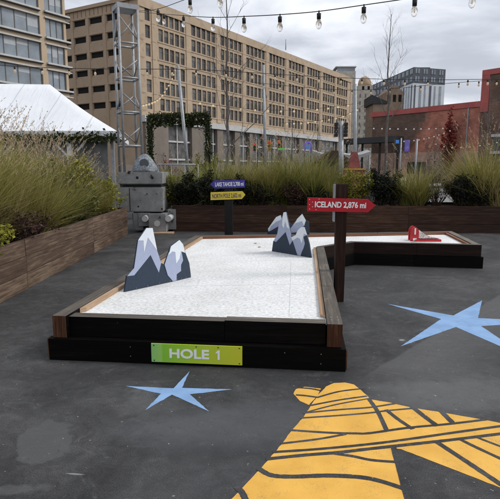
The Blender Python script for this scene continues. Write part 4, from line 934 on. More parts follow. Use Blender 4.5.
def shrub(label, x, y, z, w_, h, n, lmat, ln, stems=14, seed=0, group=None, dense=.5, smat='stem', flat_=.8, cat='shrub', wr=.3):
    if z == .6 and y > 12.5: h *= 1.22; n = int(n * 1.2)
    r_ = random.Random(seed + 100); t = thing('shrub', label, cat, (x, y, z), group)
    mb = MB(); tips = []
    for k in range(stems):
        a = r_.uniform(0, 6.283); rr = w_ * .5 * r_.random() ** .5; tip = Vector((x + math.cos(a) * rr, y + math.sin(a) * rr * flat_, z + h * r_.uniform(.45, 1.0) * (1 - .35 * (rr / (w_ * .5)) ** 2)))
        b = Vector((x + math.cos(a) * rr * .2, y + math.sin(a) * rr * .2, z)); m1 = b.lerp(tip, .5) + Vector((r_.gauss(0, .04), r_.gauss(0, .04), 0))
        mb.tube([b, m1, tip], [.009, .006, .003], 4, cap=False); tips.append((b, m1, tip))
        for q in range(4):
            u = r_.uniform(.3, .95); s0 = m1.lerp(tip, u) if u > .5 else b.lerp(m1, u * 2); s1 = s0 + Vector((r_.gauss(0, .1) * w_, r_.gauss(0, .1) * w_, r_.uniform(.05, .2) * h)); mb.tube([s0, s1], [.004, .002], 3, cap=False); tips.append((s0, s0.lerp(s1, .5), s1))
    mb.build('stems', smat, t, recalc=False)
    mb = MB()
    for k in range(n):
        b, m1, tip = r_.choice(tips); u = r_.random() ** .6; c = b.lerp(m1, u * 2) if u < .5 else m1.lerp(tip, u * 2 - 1)
        leaf(mb, c + Vector((r_.gauss(0, .035), r_.gauss(0, .035), r_.gauss(0, .035))), ln * r_.uniform(.6, 1.3), wr, r_)
    mb.build('foliage', lmat, t, recalc=False); return t
LZs = .6
gl = 'grasses in the left planter'
# left bed: rows of clumps
ORD = ['nearest', 'second', 'third', 'fourth', 'fifth', 'sixth', 'seventh', 'eighth', 'ninth', 'tenth', 'eleventh', 'twelfth', 'thirteenth', 'fourteenth', 'fifteenth', 'sixteenth', 'seventeenth', 'eighteenth', 'nineteenth', 'twentieth', 'twenty-first', 'twenty-second', 'twenty-third', 'twenty-fourth', 'twenty-fifth', 'twenty-sixth']
def glabel(ri, c, y):
    return ORD[c] + ' feathery grass from the camera in ' + ['the row at the boards', 'the second row', 'the third row', 'the rearmost row'][ri] + ' of the left planter'
rows = [(-3.45, 0), (-3.95, .25), (-4.5, .1), (-5.05, .3)]
for ri, (x, o) in enumerate(rows):
    y = 4.1 + o; cnt = 0
    while y < 11.9:
        front = ri == 0
        if front and y < 5.6: y += .5; continue
        kind = rnd.choice([0, 0, 2, 3] if y < 8.5 else [0, 1, 0, 3])
        scl = (.88 if front else rnd.choice((1.05, 1.18, 1.3))) * rnd.uniform(.85, 1.05) * (1 if y > 6 else .95)
        if y > 9.4: scl *= .92
        if y > 10.6 and ri < 2: scl *= .8
        grass(kind, x + rnd.uniform(-.12, .12), y + rnd.uniform(-.1, .1), LZs, scl, glabel(ri, cnt, y), gl, (rnd.uniform(-.22, .22), rnd.uniform(-.24, .22)))
        y += rnd.uniform(.34, .44); cnt += 1
shrub('bright yellow-green leafy shrub at the near end of the left planter', -3.16, 5.75, LZs, .75, .42, 2600, 'leaf_y', .05, 26, 1)
shrub('wine-brown dead-looking shrub spilling over the left planter boards', -3.3, 6.75, LZs, .85, .5, 1500, 'leaf_brown', .05, 30, 2)
shrub('straggly brown shrub next to the wine-brown one in the left planter', -3.25, 7.6, LZs, .6, .35, 700, 'leaf_brown', .04, 24, 12)
shrub('low dark evergreen shrub against the middle of the left planter boards', -3.3, 8.5, LZs, .6, .4, 1700, 'leaf_dark', .05, 16, 3)
shrub('broad-leaved olive shrub with pinkish stems near the tower end of the left planter', -3.35, 9.8, LZs, .9, .75, 1500, 'leaf', .085, 22, 4)
shrub('leafy yellow-olive shrub at the far end of the left planter by the ballast', -3.35, 11.1, LZs, 1.0, .8, 1800, 'leaf_y', .07, 22, 5)
shrub('wine-red leaved shrub between the olive shrubs of the left planter', -3.6, 10.4, LZs, .5, .9, 700, 'leaf_brown', .06, 14, 6)
shrub('dark shrub under the grasses at the left planter corner', -3.3, 9.1, LZs, .5, .38, 900, 'leaf_dark', .045, 14, 13)

shrub('tall straggly shrub with pinkish-brown stems and olive leaves, midway along the left planter', -3.55, 9.1, LZs, .8, 1.15, 900, 'leaf', .07, 26, 60)
shrub('tall yellow-green leafy shrub above the far half of the left planter', -3.6, 10.1, LZs, 1.0, 1.3, 1500, 'leaf_y', .075, 28, 61)
shrub('dry straw-brown twiggy bush among the far grasses of the left planter', -3.9, 11.2, LZs, 1.0, 1.35, 900, 'leaf_brown', .06, 34, 62)
shrub('dark olive leafy bush at the back of the left planter near the truss tower', -4.2, 11.6, LZs, 1.1, 1.4, 2200, 'leaf', .07, 26, 63)
shrub('straw-brown dead stems leaning over the near left grasses', -3.4, 6.3, LZs, .7, .75, 260, 'leaf_brown', .04, 30, 64)
# far bed, placed along the planter behind the course
def fx(px, Y=13.2): return P(px, 200, Y).x
zf = .6
fg = 'grasses in the planter behind the course'
fl = [(176, 13.5, 1, .92, 'upright green grass clump left of the violet sign, nearest the ballast'), (190, 13.7, 4, 1.15, 'bushy green grass behind the dark shrubs, left of the violet sign'), (207, 13.8, 1, 1.02, 'tall green grass rising above the violet sign tip'),
      (222, 13.8, 4, 1.2, 'green grass clump directly behind the violet sign'), (240, 13.6, 0, 1.0, 'olive grass clump just right of the violet sign'), (254, 13.4, 0, .98, 'arching olive grass clump below the grey pole'),
      (270, 13.3, 2, 1.0, 'dense olive grass fountain right of the grey pole'), (286, 13.5, 1, 1.0, 'green grass clump above the rear mountain cutout'), (300, 13.6, 0, 1.05, 'tall olive grass below the violet lit arch'),
      (314, 13.4, 1, 1.05, 'thick green grass clump left of the loudspeaker pole'), (328, 13.4, 2, .98, 'thick green grass clump under the loudspeaker pole'),
      (405, 13.3, 4, 1.0, 'small grass fountain left of the banner pole'), (418, 13.2, 0, .85, 'upright olive grass clump below the purple banner'),
      (462, 13.6, 0, 1.05, 'left part of the big feathery grass at the right edge'), (473, 13.4, 0, 1.15, 'central feathery grass clump at the right with straw plumes'), (484, 13.1, 2, 1.15, 'large arching grass clump near the right edge'), (496, 12.9, 3, 1.1, 'straw-coloured grass clump cut by the right edge'), (492, 13.8, 1, 1.1, 'green grass behind the arching clump at right edge')]
for px, Y, k, sc_, lb in fl: grass(k, fx(px, Y), Y, zf, sc_ * rnd.choice((.98, 1.08, 1.25, 1.32)), lb, fg, (rnd.uniform(-.1, .15), rnd.uniform(-.3, .3)))
shrub('yellow-olive leafy shrub just right of the ballast block', fx(166), 13.2, zf, .7, .75, 1500, 'leaf_y', .06, 18, 20)
shrub('dark bushy shrub left of the violet sign', fx(186), 13.1, zf, .9, .75, 3600, 'leaf_dark', .06, 20, 21)
shrub('dark twiggy shrub directly behind the yellow sign', fx(209), 13.0, zf, .9, .72, 3600, 'leaf_dark', .055, 26, 22)
shrub('dark twiggy shrub just right of the yellow sign', fx(240), 13.0, zf, .9, .65, 3200, 'leaf_dark', .055, 26, 23)
shrub('low dark shrub with bare twigs under the olive grasses', fx(262), 13.0, zf, .7, .55, 1700, 'leaf_dark', .05, 26, 24)
shrub('wine-brown low shrub behind the rear mountain cutout', fx(294), 13.0, zf, .7, .55, 1800, 'leaf_brown', .05, 22, 25)
shrub('small dark shrub left of the red sign', fx(316), 13.0, zf, .7, .45, 1700, 'leaf_dark', .05, 22, 26)
shrub('yellow-green feathery shrub right above the red sign', fx(353), 13.2, zf, 1.0, .85, 3200, 'leaf_y', .055, 30, 27)
shrub('black-green evergreen shrub right of the red sign tip', fx(380), 13.1, zf, .85, .85, 5200, 'leaf_dark', .06, 22, 28)
shrub('small black-green evergreen shrub next to the larger one, by the white slats', fx(393), 13.2, zf, .6, .75, 3000, 'leaf_dark', .06, 18, 29)
shrub('nearly bare twiggy shrub before the white garden furniture', fx(436), 13.2, zf, .9, .8, 240, 'leaf_brown', .05, 36, 30)
shrub('dark evergreen shrub in front of the big feathery grass at right', fx(459), 13.0, zf, .8, .9, 4200, 'leaf_dark', .06, 20, 31)
shrub('low dark shrub at the foot of the arching grass at right', fx(478), 12.9, zf, .7, .6, 2400, 'leaf_dark', .055, 20, 32)
shrub('short dark shrub filling the gap by the purple banner grass', fx(428), 13.4, zf, .5, .5, 700, 'leaf_dark', .05, 14, 33)
# plants beyond the planters
shrub('orange-red autumn bush under the left garland post', P(166, 150, 20).x, 20, 0, 1.4, 2.5, 600, 'leaf_red', .07, 40, 40)
shrub('dark green evergreen bush at the foot of the left garland post', P(152, 165, 16).x, 16, 0, 1.3, 1.95, 3800, 'leaf', .09, 30, 41)
shrub('green hedge-like bush below the right garland post', P(208, 165, 17.5).x, 17.5, 0, 1.8, 2.0, 3800, 'leaf', .09, 30, 42)
shrub('red creeper climbing the top of the brown brick wall', P(452, 125, 28.6).x, 28.9, 1.2, .85, 3.6, 1500, 'leaf_red', .13, 30, 43, cat='creeper')
for i, (px, Y, w_, h, lb) in enumerate(((296, 19, 2.6, 2.3, 'grey leafless bush below the violet arch sign'), (322, 22, 2.2, 2.7, 'grey leafless bush between violet sign and loudspeaker pole'), (283, 24, 2.2, 2.6, 'grey leafless bush by the traffic lights'), (372, 22, 1.8, 2.2, 'grey leafless bush right of the rose-red kiosk'), (245, 26, 2.4, 2.4, 'grey leafless bush behind the pole base'), (436, 20, 1.6, 2.5, 'leafless brown bush in front of the salmon wall'))):
    shrub(lb, P(px, 160, Y).x, Y, 0, w_, h, 260, 'leaf_brown', .07, 90, 50 + i, smat='bark', group='leafless bushes across the street')

# bare trees
def bare_tree(label, base, h, r0, seed, spread=.5, levels=4, first=.35, nb=9, twigs=True):
    r_ = random.Random(seed); t = thing('bare_tree', label, 'tree', base, 'leafless trees')
    base = Vector(base); top = base + Vector((r_.uniform(-.15, .15), 0, h)); n = 10
    pts = [base.lerp(top, i / n) + Vector((r_.gauss(0, .012) * h * .5, 0, 0)) * (0 if i in (0,) else 1) for i in range(n + 1)]
    mb = MB(); mb.tube(pts, [r0 * (1 - .88 * i / n) for i in range(n + 1)], 8); mb.build('trunk', 'bark', t)
    mb = MB()
    def branch(p, d, ln, r, lv):
        q = [p]; dd = d.normalized(); seg = 4
        for i in range(seg):
            dd = (dd + Vector((r_.gauss(0, .12), r_.gauss(0, .12), .10))).normalized(); q.append(q[-1] + dd * ln / seg)
        mb.tube(q, [r * (1 - .7 * i / seg) for i in range(seg + 1)], 4 if lv > 1 else 3, cap=False)
        if lv <= 0: return
        for k in range(r_.choice((3, 4, 4))):
            i = r_.randint(1, seg); u = Vector((r_.gauss(0, 1), r_.gauss(0, 1), r_.gauss(0, .5))).normalized()
            branch(q[i], dd + u * .75, ln * r_.uniform(.42, .68), r * .5, lv - 1)
    for k in range(nb):
        u = first + (1 - first) * (k + r_.random()) / nb; i = min(int(u * n), n - 1); p = pts[i].lerp(pts[i + 1], u * n - i); a = k * 2.4 + r_.gauss(0, .4)
        branch(p, Vector((math.cos(a) * spread, math.sin(a) * spread, .75)), h * .36 * (1.15 - u) * r_.uniform(.7, 1.2), r0 * (1 - .85 * u) * .36, levels - 2)
    mb.build('crown', 'bark', t, recalc=False); return t
b_ = P(228.5, 165, 17); bare_tree('slender bare tree in front of the beige building between the two grey poles', (b_.x, 17, 0), 7.6, .07, 11, .55, 4, .25, 13)
b_ = P(385.5, 165, 21); bare_tree('bare tree before the brown brick wall, its crown against the sky', (b_.x, 21, 0), 7.6, .075, 12, .5, 4, .42, 13)
b_ = P(486, 165, 17.5); bare_tree('bare tree in front of the tall right brick block', (b_.x, 17.5, 0), 4.6, .05, 13, .5, 4, .4, 9)
b_ = P(357, 165, 40); bare_tree('bare street tree under the stone tower', (b_.x, 40, 0), 6.5, .09, 14, .6, 4, .25, 11)
b_ = P(433, 165, 24); bare_tree('small crooked bare tree before the salmon wall', (b_.x, 24, 0), 3.6, .06, 15, .7, 4, .3, 8)
b_ = P(394, 165, 27); bare_tree('small forked bare tree left of the purple banner', (b_.x, 27, 0), 3.1, .05, 16, .8, 4, .3, 8)
b_ = P(292, 165, 46); bare_tree('bare street tree by the traffic lights', (b_.x, 46, 0), 6.2, .1, 17, .6, 4, .25, 10)
b_ = P(318, 165, 50); bare_tree('bare street tree left of the loudspeaker pole', (b_.x, 50, 0), 6.0, .1, 18, .6, 4, .25, 10)
b_ = P(205, 165, 42); bare_tree('bare street tree behind the right garland post', (b_.x, 42, 0), 5.4, .1, 19, .6, 4, .25, 10)

# ------------------------------------------------------------ market things beyond the planter
YK = 19
kx = P(354, 160, YK).x
ks = thing('market_kiosk', 'rose-red pyramid-topped kiosk beyond the planter', 'kiosk', (kx, YK, 0))
mb = MB(); wk = .34; mb.box(kx - wk, kx + wk, YK - wk, YK + wk, 0, ZY(170, YK)); mb.build('body', 'pinkstall', ks)
mb = MB(); mb.box(kx - wk - .03, kx + wk + .03, YK - wk - .03, YK + wk + .03, ZY(170, YK) + .001, ZY(168.3, YK)); mb.build('yellow_band', 'amber', ks)
z0 = ZY(168.3, YK) + .001; z1 = ZY(152, YK); mb = MB(); wt = .1
mb.hexa([(kx - wk * .62, YK - wk * .62, z0), (kx + wk * .62, YK - wk * .62, z0), (kx + wk * .62, YK + wk * .62, z0), (kx - wk * .62, YK + wk * .62, z0), (kx - wt, YK - wt, z1), (kx + wt, YK - wt, z1), (kx + wt, YK + wt, z1), (kx - wt, YK + wt, z1)]); mb.build('pyramid_top', 'pinkstall', ks)
kx = P(332, 160, 21).x; ks = thing('market_hut', 'small brown gabled market hut beyond the grasses', 'hut', (kx, 21, 0))
mb = MB(); mb.box(kx - .7, kx + .7, 20.5, 22, 0, ZY(162, 21)); mb.build('wall', 'hut', ks)
zz = ZY(162, 21); zp = ZY(151, 21); mb = MB(); mb.prism([Vector((kx - .78, 20.42, zz + .002)), Vector((kx + .78, 20.42, zz + .002)), Vector((kx + .12, 20.42, zp)), Vector((kx - .12, 20.42, zp))], Vector((0, 1.6, 0))); mb.build('roof', 'hut', ks)
mb = MB(); mb.box(kx - .07, kx + .07, 20.9, 21.04, zp + .001, zp + .14); 
mb.build('chimney', 'oldbrick', ks)
M['tentwallw'] = mat('greyish_awning', (.42, .42, .42), (.3, .3, .3), 2, .8)
# draped white awning between poles
mb = MB(); YW = 23; pts = [(314, 153), (322, 155.5), (333, 156.5), (341, 155.5), (352, 157), (362, 156), (371, 153)]
up_ = [P(x, y - 1.7, YW) for x, y in pts]; dn = [P(x, y + 1.3, YW) for x, y in pts]
for i in range(len(pts) - 1):
    q = [dn[i], dn[i + 1], up_[i + 1], up_[i]]; mb.hexa([q[0], q[1], q[1] + Vector((0, .8, .1)), q[0] + Vector((0, .8, .1)), q[3], q[2], q[2] + Vector((0, .8, .1)), q[3] + Vector((0, .8, .1))])
bmesh.ops.remove_doubles(mb.bm, verts=mb.bm.verts, dist=.001)
for x in (314.3, 342, 370.7):
    v = P(x, 155, YW + .1); mb.tube([(v.x, YW + .4, 0), (v.x, YW + .4, v.z)], .03, 6)
mb.build('awning', 'tentwallw', label='low white awning draped between the kiosk and the hut', category='awning', origin=(P(342, 155, YW).x, YW, 0))
# white garden furniture
def garden_chair(x, y, rz, label):
    t = thing('garden_chair', label, 'chair', (x, y, 0), 'white garden chairs')
    c_, s_ = math.cos(rz), math.sin(rz)
    def tr(mb):
        for v in mb.bm.verts: a, b = v.co.x, v.co.y; v.co.x, v.co.y = x + a * c_ - b * s_, y + a * s_ + b * c_
    mb = MB()
    for k in range(5): mb.box(-.22 + .09 * k, -.22 + .09 * k + .075, -.22, .22, .43, .455)
    tr(mb); mb.build('seat', 'white', t)
    mb = MB()
    for k in range(5): mb.box(-.22 + .09 * k, -.22 + .09 * k + .07, .2, .225, .5, .95)
    mb.box(-.23, .23, .226, .25, .86, .93); mb.box(-.23, .23, .226, .25, .52, .58); tr(mb); mb.build('backrest', 'white', t)
    for a, b in ((-.2, -.2), (.2, -.2), (-.2, .2), (.2, .2)):
        mb = MB(); mb.box(a - .02, a + .02, b - .02, b + .019, 0, .429 if b < 0 else .499); tr(mb); mb.build('leg', 'white', t)
for i, (px, Y, rz, lb) in enumerate(((430, 16, .3, 'white slatted garden chair beyond the planter, leftmost'), (440, 16.3, 2.6, 'white slatted garden chair beside the white table, turned away'), (452, 16, -.5, 'white slatted garden chair nearest the big grass'))):
    garden_chair(P(px, 180, Y).x, Y, rz, lb)
tx = P(444, 170, 17.4).x; t = thing('garden_table', 'white bar-height table behind the garden chairs', 'table', (tx, 17.4, 0))
mb = MB(); mb.box(tx - .6, tx + .6, 17.1, 17.7, 1.0, 1.06); mb.build('tabletop', 'white', t)
for a, b in ((-.52, 17.18), (.52, 17.18), (-.52, 17.62), (.52, 17.62)):
    mb = MB(); mb.box(tx + a - .035, tx + a + .035, b - .035, b + .035, 0, .999); mb.build('leg', 'white', t)
mb = MB(); mb.box(tx - .48, tx + .48, 17.16, 17.2, .45, .75); mb.build('apron_panel', 'white', t)
sxx = P(401, 185, 15.5).x; t = thing('slatted_stand', 'narrow white slatted stand left of the banner pole', 'stand', (sxx, 15.5, 0))
mb = MB()
for k in range(8): mb.box(sxx - .12, sxx + .12, 15.48, 15.52, .3 + k * .13, .37 + k * .13)
mb.build('slat', 'white', t); mb = MB(); mb.box(sxx - .15, sxx - .121, 15.46, 15.54, 0, 1.32); mb.box(sxx + .121, sxx + .15, 15.46, 15.54, 0, 1.32); mb.build('frame', 'white', t)
# metal railing behind the far planter (left) 
ra = P(156, 164.5, 15); rb = P(196, 166.5, 15); t = thing('hand_rail', 'thin grey metal railing running behind the grasses', 'railing', (ra.x, 15, 0))
mb = MB(); mb.tube([(ra.x - .1, 15, ra.z - .25), (ra.x + .05, 15, ra.z), (rb.x, 15, ra.z)], .022, 8); mb.tube([(ra.x, 15, .9), (rb.x, 15, .9)], .016, 8); mb.build('rail', 'metal', t)
for k in range(4):
    x = ra.x + (rb.x - ra.x) * k / 3 + .06; mb = MB(); mb.tube([(x, 15, 0), (x, 15, ra.z)], .02, 8); mb.build('post', 'metal', t)
p = P(427, 148, 26.5); mb = MB(); mb.box(P(418, 0, 26.5).x, P(433.5, 0, 26.5).x, 26.3, 26.9, ZY(168, 26.5) - .3, ZY(162, 26.5)); mb.tube([(p.x - .3, 26.6, 0), (p.x - .3, 26.6, 1.3)], .04, 6); mb.tube([(p.x + .2, 26.6, 0), (p.x + .2, 26.6, 1.3)], .04, 6)
mb.build('equipment_box', 'darkmetal', label='dark box on legs in front of the salmon wall', category='box', origin=(p.x, 26.5, 0))

# ------------------------------------------------------------ brick building at right
bw = thing('brick_building', 'low brown brick building with a red-painted parapet and taller right block', 'building', (P(420, 160, 31).x, 31, 0))
W0 = P(371, 160, 34); W1 = P(477, 160, 28.3); W0.z = W1.z = 0
dW = (W1 - W0).normalized(); nW = Vector((-dW.y, dW.x, 0)); LW = (W1 - W0).length; ZT = ZY(101, 28.3); ZU = ZY(70, 28.2)
def wq(mb, u0, u1, z0, z1, off=0, mi=0):
    a = W0 + dW * u0 - nW * off; b = W0 + dW * u1 - nW * off
    mb.face([(a.x, a.y, z0), (b.x, b.y, z0), (b.x, b.y, z1), (a.x, a.y, z1)], mi, [(u0, z0), (u1, z0), (u1, z1), (u0, z1)])
def wbox(mb, u0, u1, z0, z1, o0, o1, mi=0):
    a = W0 + dW * u0; b = W0 + dW * u1; c = [a - nW * o1, b - nW * o1, b - nW * o0, a - nW * o0]
    mb.hexa([(p.x, p.y, z0) for p in c] + [(p.x, p.y, z1) for p in c], mi, dW)
mb = MB(); zl = 2.55; us = lambda px: (lambda r: ((r * W0.y - W0.x) / (dW.x - r * dW.y)))((px - 250) / 500)
uR = us(431)
wq(mb, 0, LW, zl, ZT - .3, 0, 1); wq(mb, 0, LW, 0, zl, 0, 2)
LT = LW + 9
wq(mb, LW, LT, 0, (ZU - .28), 0, 0)
# left return, roof, back
def wpt(u, o, z): v = W0 + dW * u + nW * o; return (v.x, v.y, z)
mb.face([wpt(0, 9, 0), wpt(0, 0, 0), wpt(0, 0, ZT - .3), wpt(0, 9, ZT - .3)], 0, [(0, 0), (9, 0), (9, 5), (0, 5)])
mb.face([wpt(LW, 0, ZT - .3), wpt(LW, 9, ZT - .3), wpt(LW, 9, (ZU - .28)), wpt(LW, 0, (ZU - .28))], 0, [(0, 0), (9, 0), (9, 2), (0, 2)])
mb.face([wpt(0, 0, ZT - .3), wpt(LW, 0, ZT - .3), wpt(LW, 9, ZT - .3), wpt(0, 9, ZT - .3)], 3); mb.face([wpt(LW, 0, (ZU - .28)), wpt(LT, 0, (ZU - .28)), wpt(LT, 9, (ZU - .28)), wpt(LW, 9, (ZU - .28))], 3)
mb.build('wall', ['brick', 'brickred', 'brickpale', 'roofdark'], bw, recalc=False)
mb = MB(); wbox(mb, -.15, LW - .02, ZT - .3, ZT, -.3, .06); wbox(mb, LW - .02, LW + .42, ZT - .6, (ZU - .28), -.3, .05); wbox(mb, LW - .02, LT, (ZU - .28), ZU, -.3, .06); mb.build('parapet', 'coping', bw)
mb = MB(); uw = us(488); wbox(mb, uw - .1, uw + 1.9, 2.35, 2.5, 0, .12); wbox(mb, uw - .1, uw + 1.9, 3.25, 3.4, 0, .09); mb.build('window_sill', 'trim', bw)
for k in range(4):
    mb = MB(); wbox(mb, uw + k * .46, uw + k * .46 + .4, 2.502, 3.248, .002, .03); mb.build('window', 'glassdark', bw)
mb = MB(); wbox(mb, LW - .7, LW - .64, 1.5, 4.9, .0, .08); mb.build('downpipe', 'metal', bw)
# dark low canopy building left of it
Yc = 33.5; t = thing('street_shelter', 'long low dark canopy along the foot of the brown brick wall', 'canopy', (P(380, 150, Yc).x, 32.8, 0))
mb = MB(); a = W0 + dW * -1.2 - nW * 1.2; b = W0 + dW * 3.0 - nW * 1.2; mb.beam(a, b, .9, 3.15, 3.5); mb.build('roof', 'roofdark', t)
for u in (.0, .33, .67, 1.0):
    q = a.lerp(b, u * .96 + .02); mb = MB(); mb.box(q.x - .06, q.x + .06, q.y - .06, q.y + .06, 0, 3.149); mb.build('post', 'darkmetal', t)

# ------------------------------------------------------------ big beige building
def facade_wall(mb, P0, d, n, L0, L1, z0, z1, holes, depth, mi=0, mir=0):
    """wall with real openings; n = outward normal"""
    us_ = sorted({L0, L1} | {h[0] for h in holes} | {h[1] for h in holes}); zs = sorted({z0, z1} | {h[2] for h in holes} | {h[3] for h in holes})
    cells = set()
    for h in holes:
        i0, i1 = us_.index(h[0]), us_.index(h[1]); j0, j1 = zs.index(h[2]), zs.index(h[3])
        for i in range(i0, i1):
            for j in range(j0, j1): cells.add((i, j))
    def pt(u, z, o=0): v = P0 + d * u + n * o; return (v.x, v.y, z)
    for j in range(len(zs) - 1):
        i = 0
        while i < len(us_) - 1:
            if (i, j) in cells: i += 1; continue
            k = i
            while k < len(us_) - 1 and (k, j) not in cells: k += 1
            mb.face([pt(us_[i], zs[j]), pt(us_[k], zs[j]), pt(us_[k], zs[j + 1]), pt(us_[i], zs[j + 1])], mi); i = k
    for u0, u1, a, b in holes:
        for q in ([(u0, a), (u1, a)], [(u1, a), (u1, b)], [(u1, b), (u0, b)], [(u0, b), (u0, a)]):
            mb.face([pt(*q[0]), pt(*q[1]), pt(*q[1], -depth), pt(*q[0], -depth)], mir)
def fbox(mb, P0, d, n, u0, u1, z0, z1, o0, o1, mi=0):
    a = P0 + d * u0; b = P0 + d * u1; c = [a + n * o0, b + n * o0, b + n * o1, a + n * o1]
    mb.hexa([(p.x, p.y, z0) for p in c] + [(p.x, p.y, z1) for p in c], mi, d)
C0 = Vector((P(139.5, 75, 100).x, 100, 0)); dR = Vector((.552, .834, 0)).normalized(); dL = Vector((-.871, .49, 0)).normalized()
nR = Vector((dR.y, -dR.x, 0)); nL = Vector((dL.y, -dL.x, 0)); nL = nL if nL.y < 0 else -nL
if nR.y > 0: nR = -nR
rat = lambda px, py: (lambda d: d.x / d.y)(ray(px, py))
sR = lambda px, py=75: (lambda r: (100 * r - C0.x) / (dR.x - dR.y * r))(rat(px, py))
sL = lambda px, py=60: (lambda r: (C0.x - 100 * r) / (-dL.x + dL.y * r))(rat(px, py))
Y194 = 100 + dR.y * sR(194); Y97 = 100 + dL.y * sL(97); ZR = ZY(17.5, Y194); ZB = ZY(121.5, Y194)
bb = thing('office_building', 'big seven-storey beige precast building with rows of narrow dark windows', 'building', C0)
groups = [(159, 185.5), (191.5, 216), (220.5, 242), (246, 265), (269, 285), (288.5, 304), (307, 320), (323, 335), (337, 348)]
wins = []; holes = []
rowz = [(round(ZY(b, Y194), 3), round(ZY(a, Y194), 3)) for a, b in ((24.5, 36), (40, 51.5), (56.5, 68), (72.5, 84), (88.5, 100), (104, 115))]
single = (sR(146.6), sR(151.4))
cols = [single]
pil = [0.0]
for a, b in groups:
    s0, s1 = sR(a), sR(b); pw = (s1 - s0) / 5
    for k in range(5): cols.append((round(s0 + pw * k + .10 * pw, 3), round(s0 + pw * (k + 1) - .10 * pw, 3)))
LR = sR(352)
for c in cols:
    for z0, z1 in rowz: holes.append((c[0], c[1], z0, z1))
mb = MB(); facade_wall(mb, C0, dR, nR, 0, LR, ZB, ZR, holes, .28, 0, 0)
# left face
colsL = [(sL(120), sL(108)), (sL(103.5), sL(91)), (sL(87), sL(75.5)), (sL(72), sL(60.5)), (sL(57), sL(46)), (sL(43), sL(32)), (sL(29), sL(18)), (sL(15), sL(3))]
colsL = [(round(a, 3), round(b, 3)) for a, b in colsL]; rowL = [(round(ZY(b, Y97), 3), round(ZY(a, Y97), 3)) for a, b in ((17.3, 25.3), (34.8, 42.6), (52, 59.7), (69, 76.8), (86, 93.8), (102.8, 110.5))]
holesL = [(a, b, z0, z1) for a, b in colsL for z0, z1 in rowL]; LL = sL(0)
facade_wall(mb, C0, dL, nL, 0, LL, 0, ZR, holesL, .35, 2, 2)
E1 = C0 + dR * LR; E2 = C0 + dL * LL; E3 = E1 + dL * LL
for a, b in ((E1, E3), (E3, E2)): mb.face([(a.x, a.y, 0), (b.x, b.y, 0), (b.x, b.y, ZR), (a.x, a.y, ZR)], 0)
mb.face([(C0.x, C0.y, ZR - .3), (E1.x, E1.y, ZR - .3), (E3.x, E3.y, ZR - .3), (E2.x, E2.y, ZR - .3)], 1)
mb.build('wall', ['beige', 'joint', 'beige_shade'], bb, recalc=False)
# proud pilasters, spandrel lips and the white glazed base
mb = MB(); bounds = [0] + [(sR(groups[i][1]) + sR(groups[i + 1][0])) / 2 for i in range(len(groups) - 1)]
lefts = [sR(155.3)] + bounds[1:] + [LR - .5]
for s_ in lefts: fbox(mb, C0, dR, nR, s_ - .7, s_ + .7, ZB + .3, ZR - 1.6, .003, .14)
fbox(mb, C0, dR, nR, -.003, .45, 0, ZR - 1.61, .004, .15)
for a, b in groups:
    for z0, z1 in rowz: fbox(mb, C0, dR, nR, sR(a) - .25, sR(b) + .25, z0 - .28, z0 - .02, .004, .10)
fbox(mb, C0, dR, nR, 0, LR, ZR - 1.59, ZR + .15, .003, .2)
mb.build('pilaster', 'beige', bb)
mb = MB()
for a, b in colsL:
    for z0, z1 in rowL: fbox(mb, C0, dL, nL, a - .3, b + .3, z1 + .08, z1 + .3, .004, .12); 
mb_ = [0] + [(colsL[i][1] + colsL[i + 1][0]) / 2 for i in range(len(colsL) - 1)]
for s_ in mb_: fbox(mb, C0, dL, nL, max(s_ - .35, .004), s_ + .35, 0, ZR - 2.2, .003, .1)
fbox(mb, C0, dL, nL, .003, LL, ZR - .5, ZR + .15, .003, .38)
mb.build('lintel', 'beige_shade', bb)
mb = MB()
k = 2.0
while k < LL: mb = MB(); fbox(mb, C0, dL, nL, k, k + .12, rowL[0][1] + .5, ZR - .55, .003, .06); mb.build('panel_joint', 'joint', bb); k += 1.15
for u in [sR(x) for x in (142.5, 154, 188.5, 218, 244, 267, 287)]:
    for k in range(7): mb = MB(); fbox(mb, C0, dR, nR, u - .6, u + .6, ZB + 1 + k * 3.3, ZB + 1.07 + k * 3.3, .152, .16); mb.build('panel_joint', 'joint', bb)
# windows: the 100 largest as parts, the rest as one
M['blind2'] = mat('dusty_blind', (.20, .185, .16), (.12, .11, .10), .8, .8); wl = []
for c in cols:
    for z0, z1 in rowz: wl.append((C0 + dR * c[0], dR, nR, c[1] - c[0], z0, z1, .26, 'R', (c[1] - c[0]) / (100 + c[0] * .8)))
for a, b in colsL:
    for z0, z1 in rowL: wl.append((C0 + dL * a, dL, nL, b - a, z0, z1, .33, 'L', (b - a) / 110 if a < sL(60) else 0))
wl.sort(key=lambda q: -q[8])
def win(mb, q):
    p, d, n, w0, z0, z1, dep, kd, _ = q
    fbox(mb, p, d, n, 0, w0, z0, z1, -dep - .05, -dep)
    if kd == 'R':
        fbox(mb, p, d, n, w0 * .03, w0 * .97, z0 + 1.5, z0 + 1.58, -dep + .001, -dep + .05, 1)
        if rnd.random() < .35: fbox(mb, p, d, n, w0 * .04, w0 * .96, z1 - rnd.uniform(.4, 1.3), z1 - .01, -dep + .001, -dep + .02, 2)
for q in wl[:99]:
    mb = MB(); win(mb, q); wobj = mb.build('window', [rnd.choice(['glassdark', 'glassdark', 'glassdark', 'glassgrey']) if q[7] == 'R' else 'void', 'frame', 'blind2'], bb)
    if q[7] == 'L':
        m2 = MB(); fbox(m2, q[0], q[1], q[2], 0, q[3], q[4] + .002, q[4] + .4, -.2, -.17); m2.build('ledge', 'beige_shade', wobj)
mb = MB()
for q in wl[99:]: win(mb, q)
mb.build('window', ['glassdark', 'frame', 'blind2'], bb, kind='stuff')
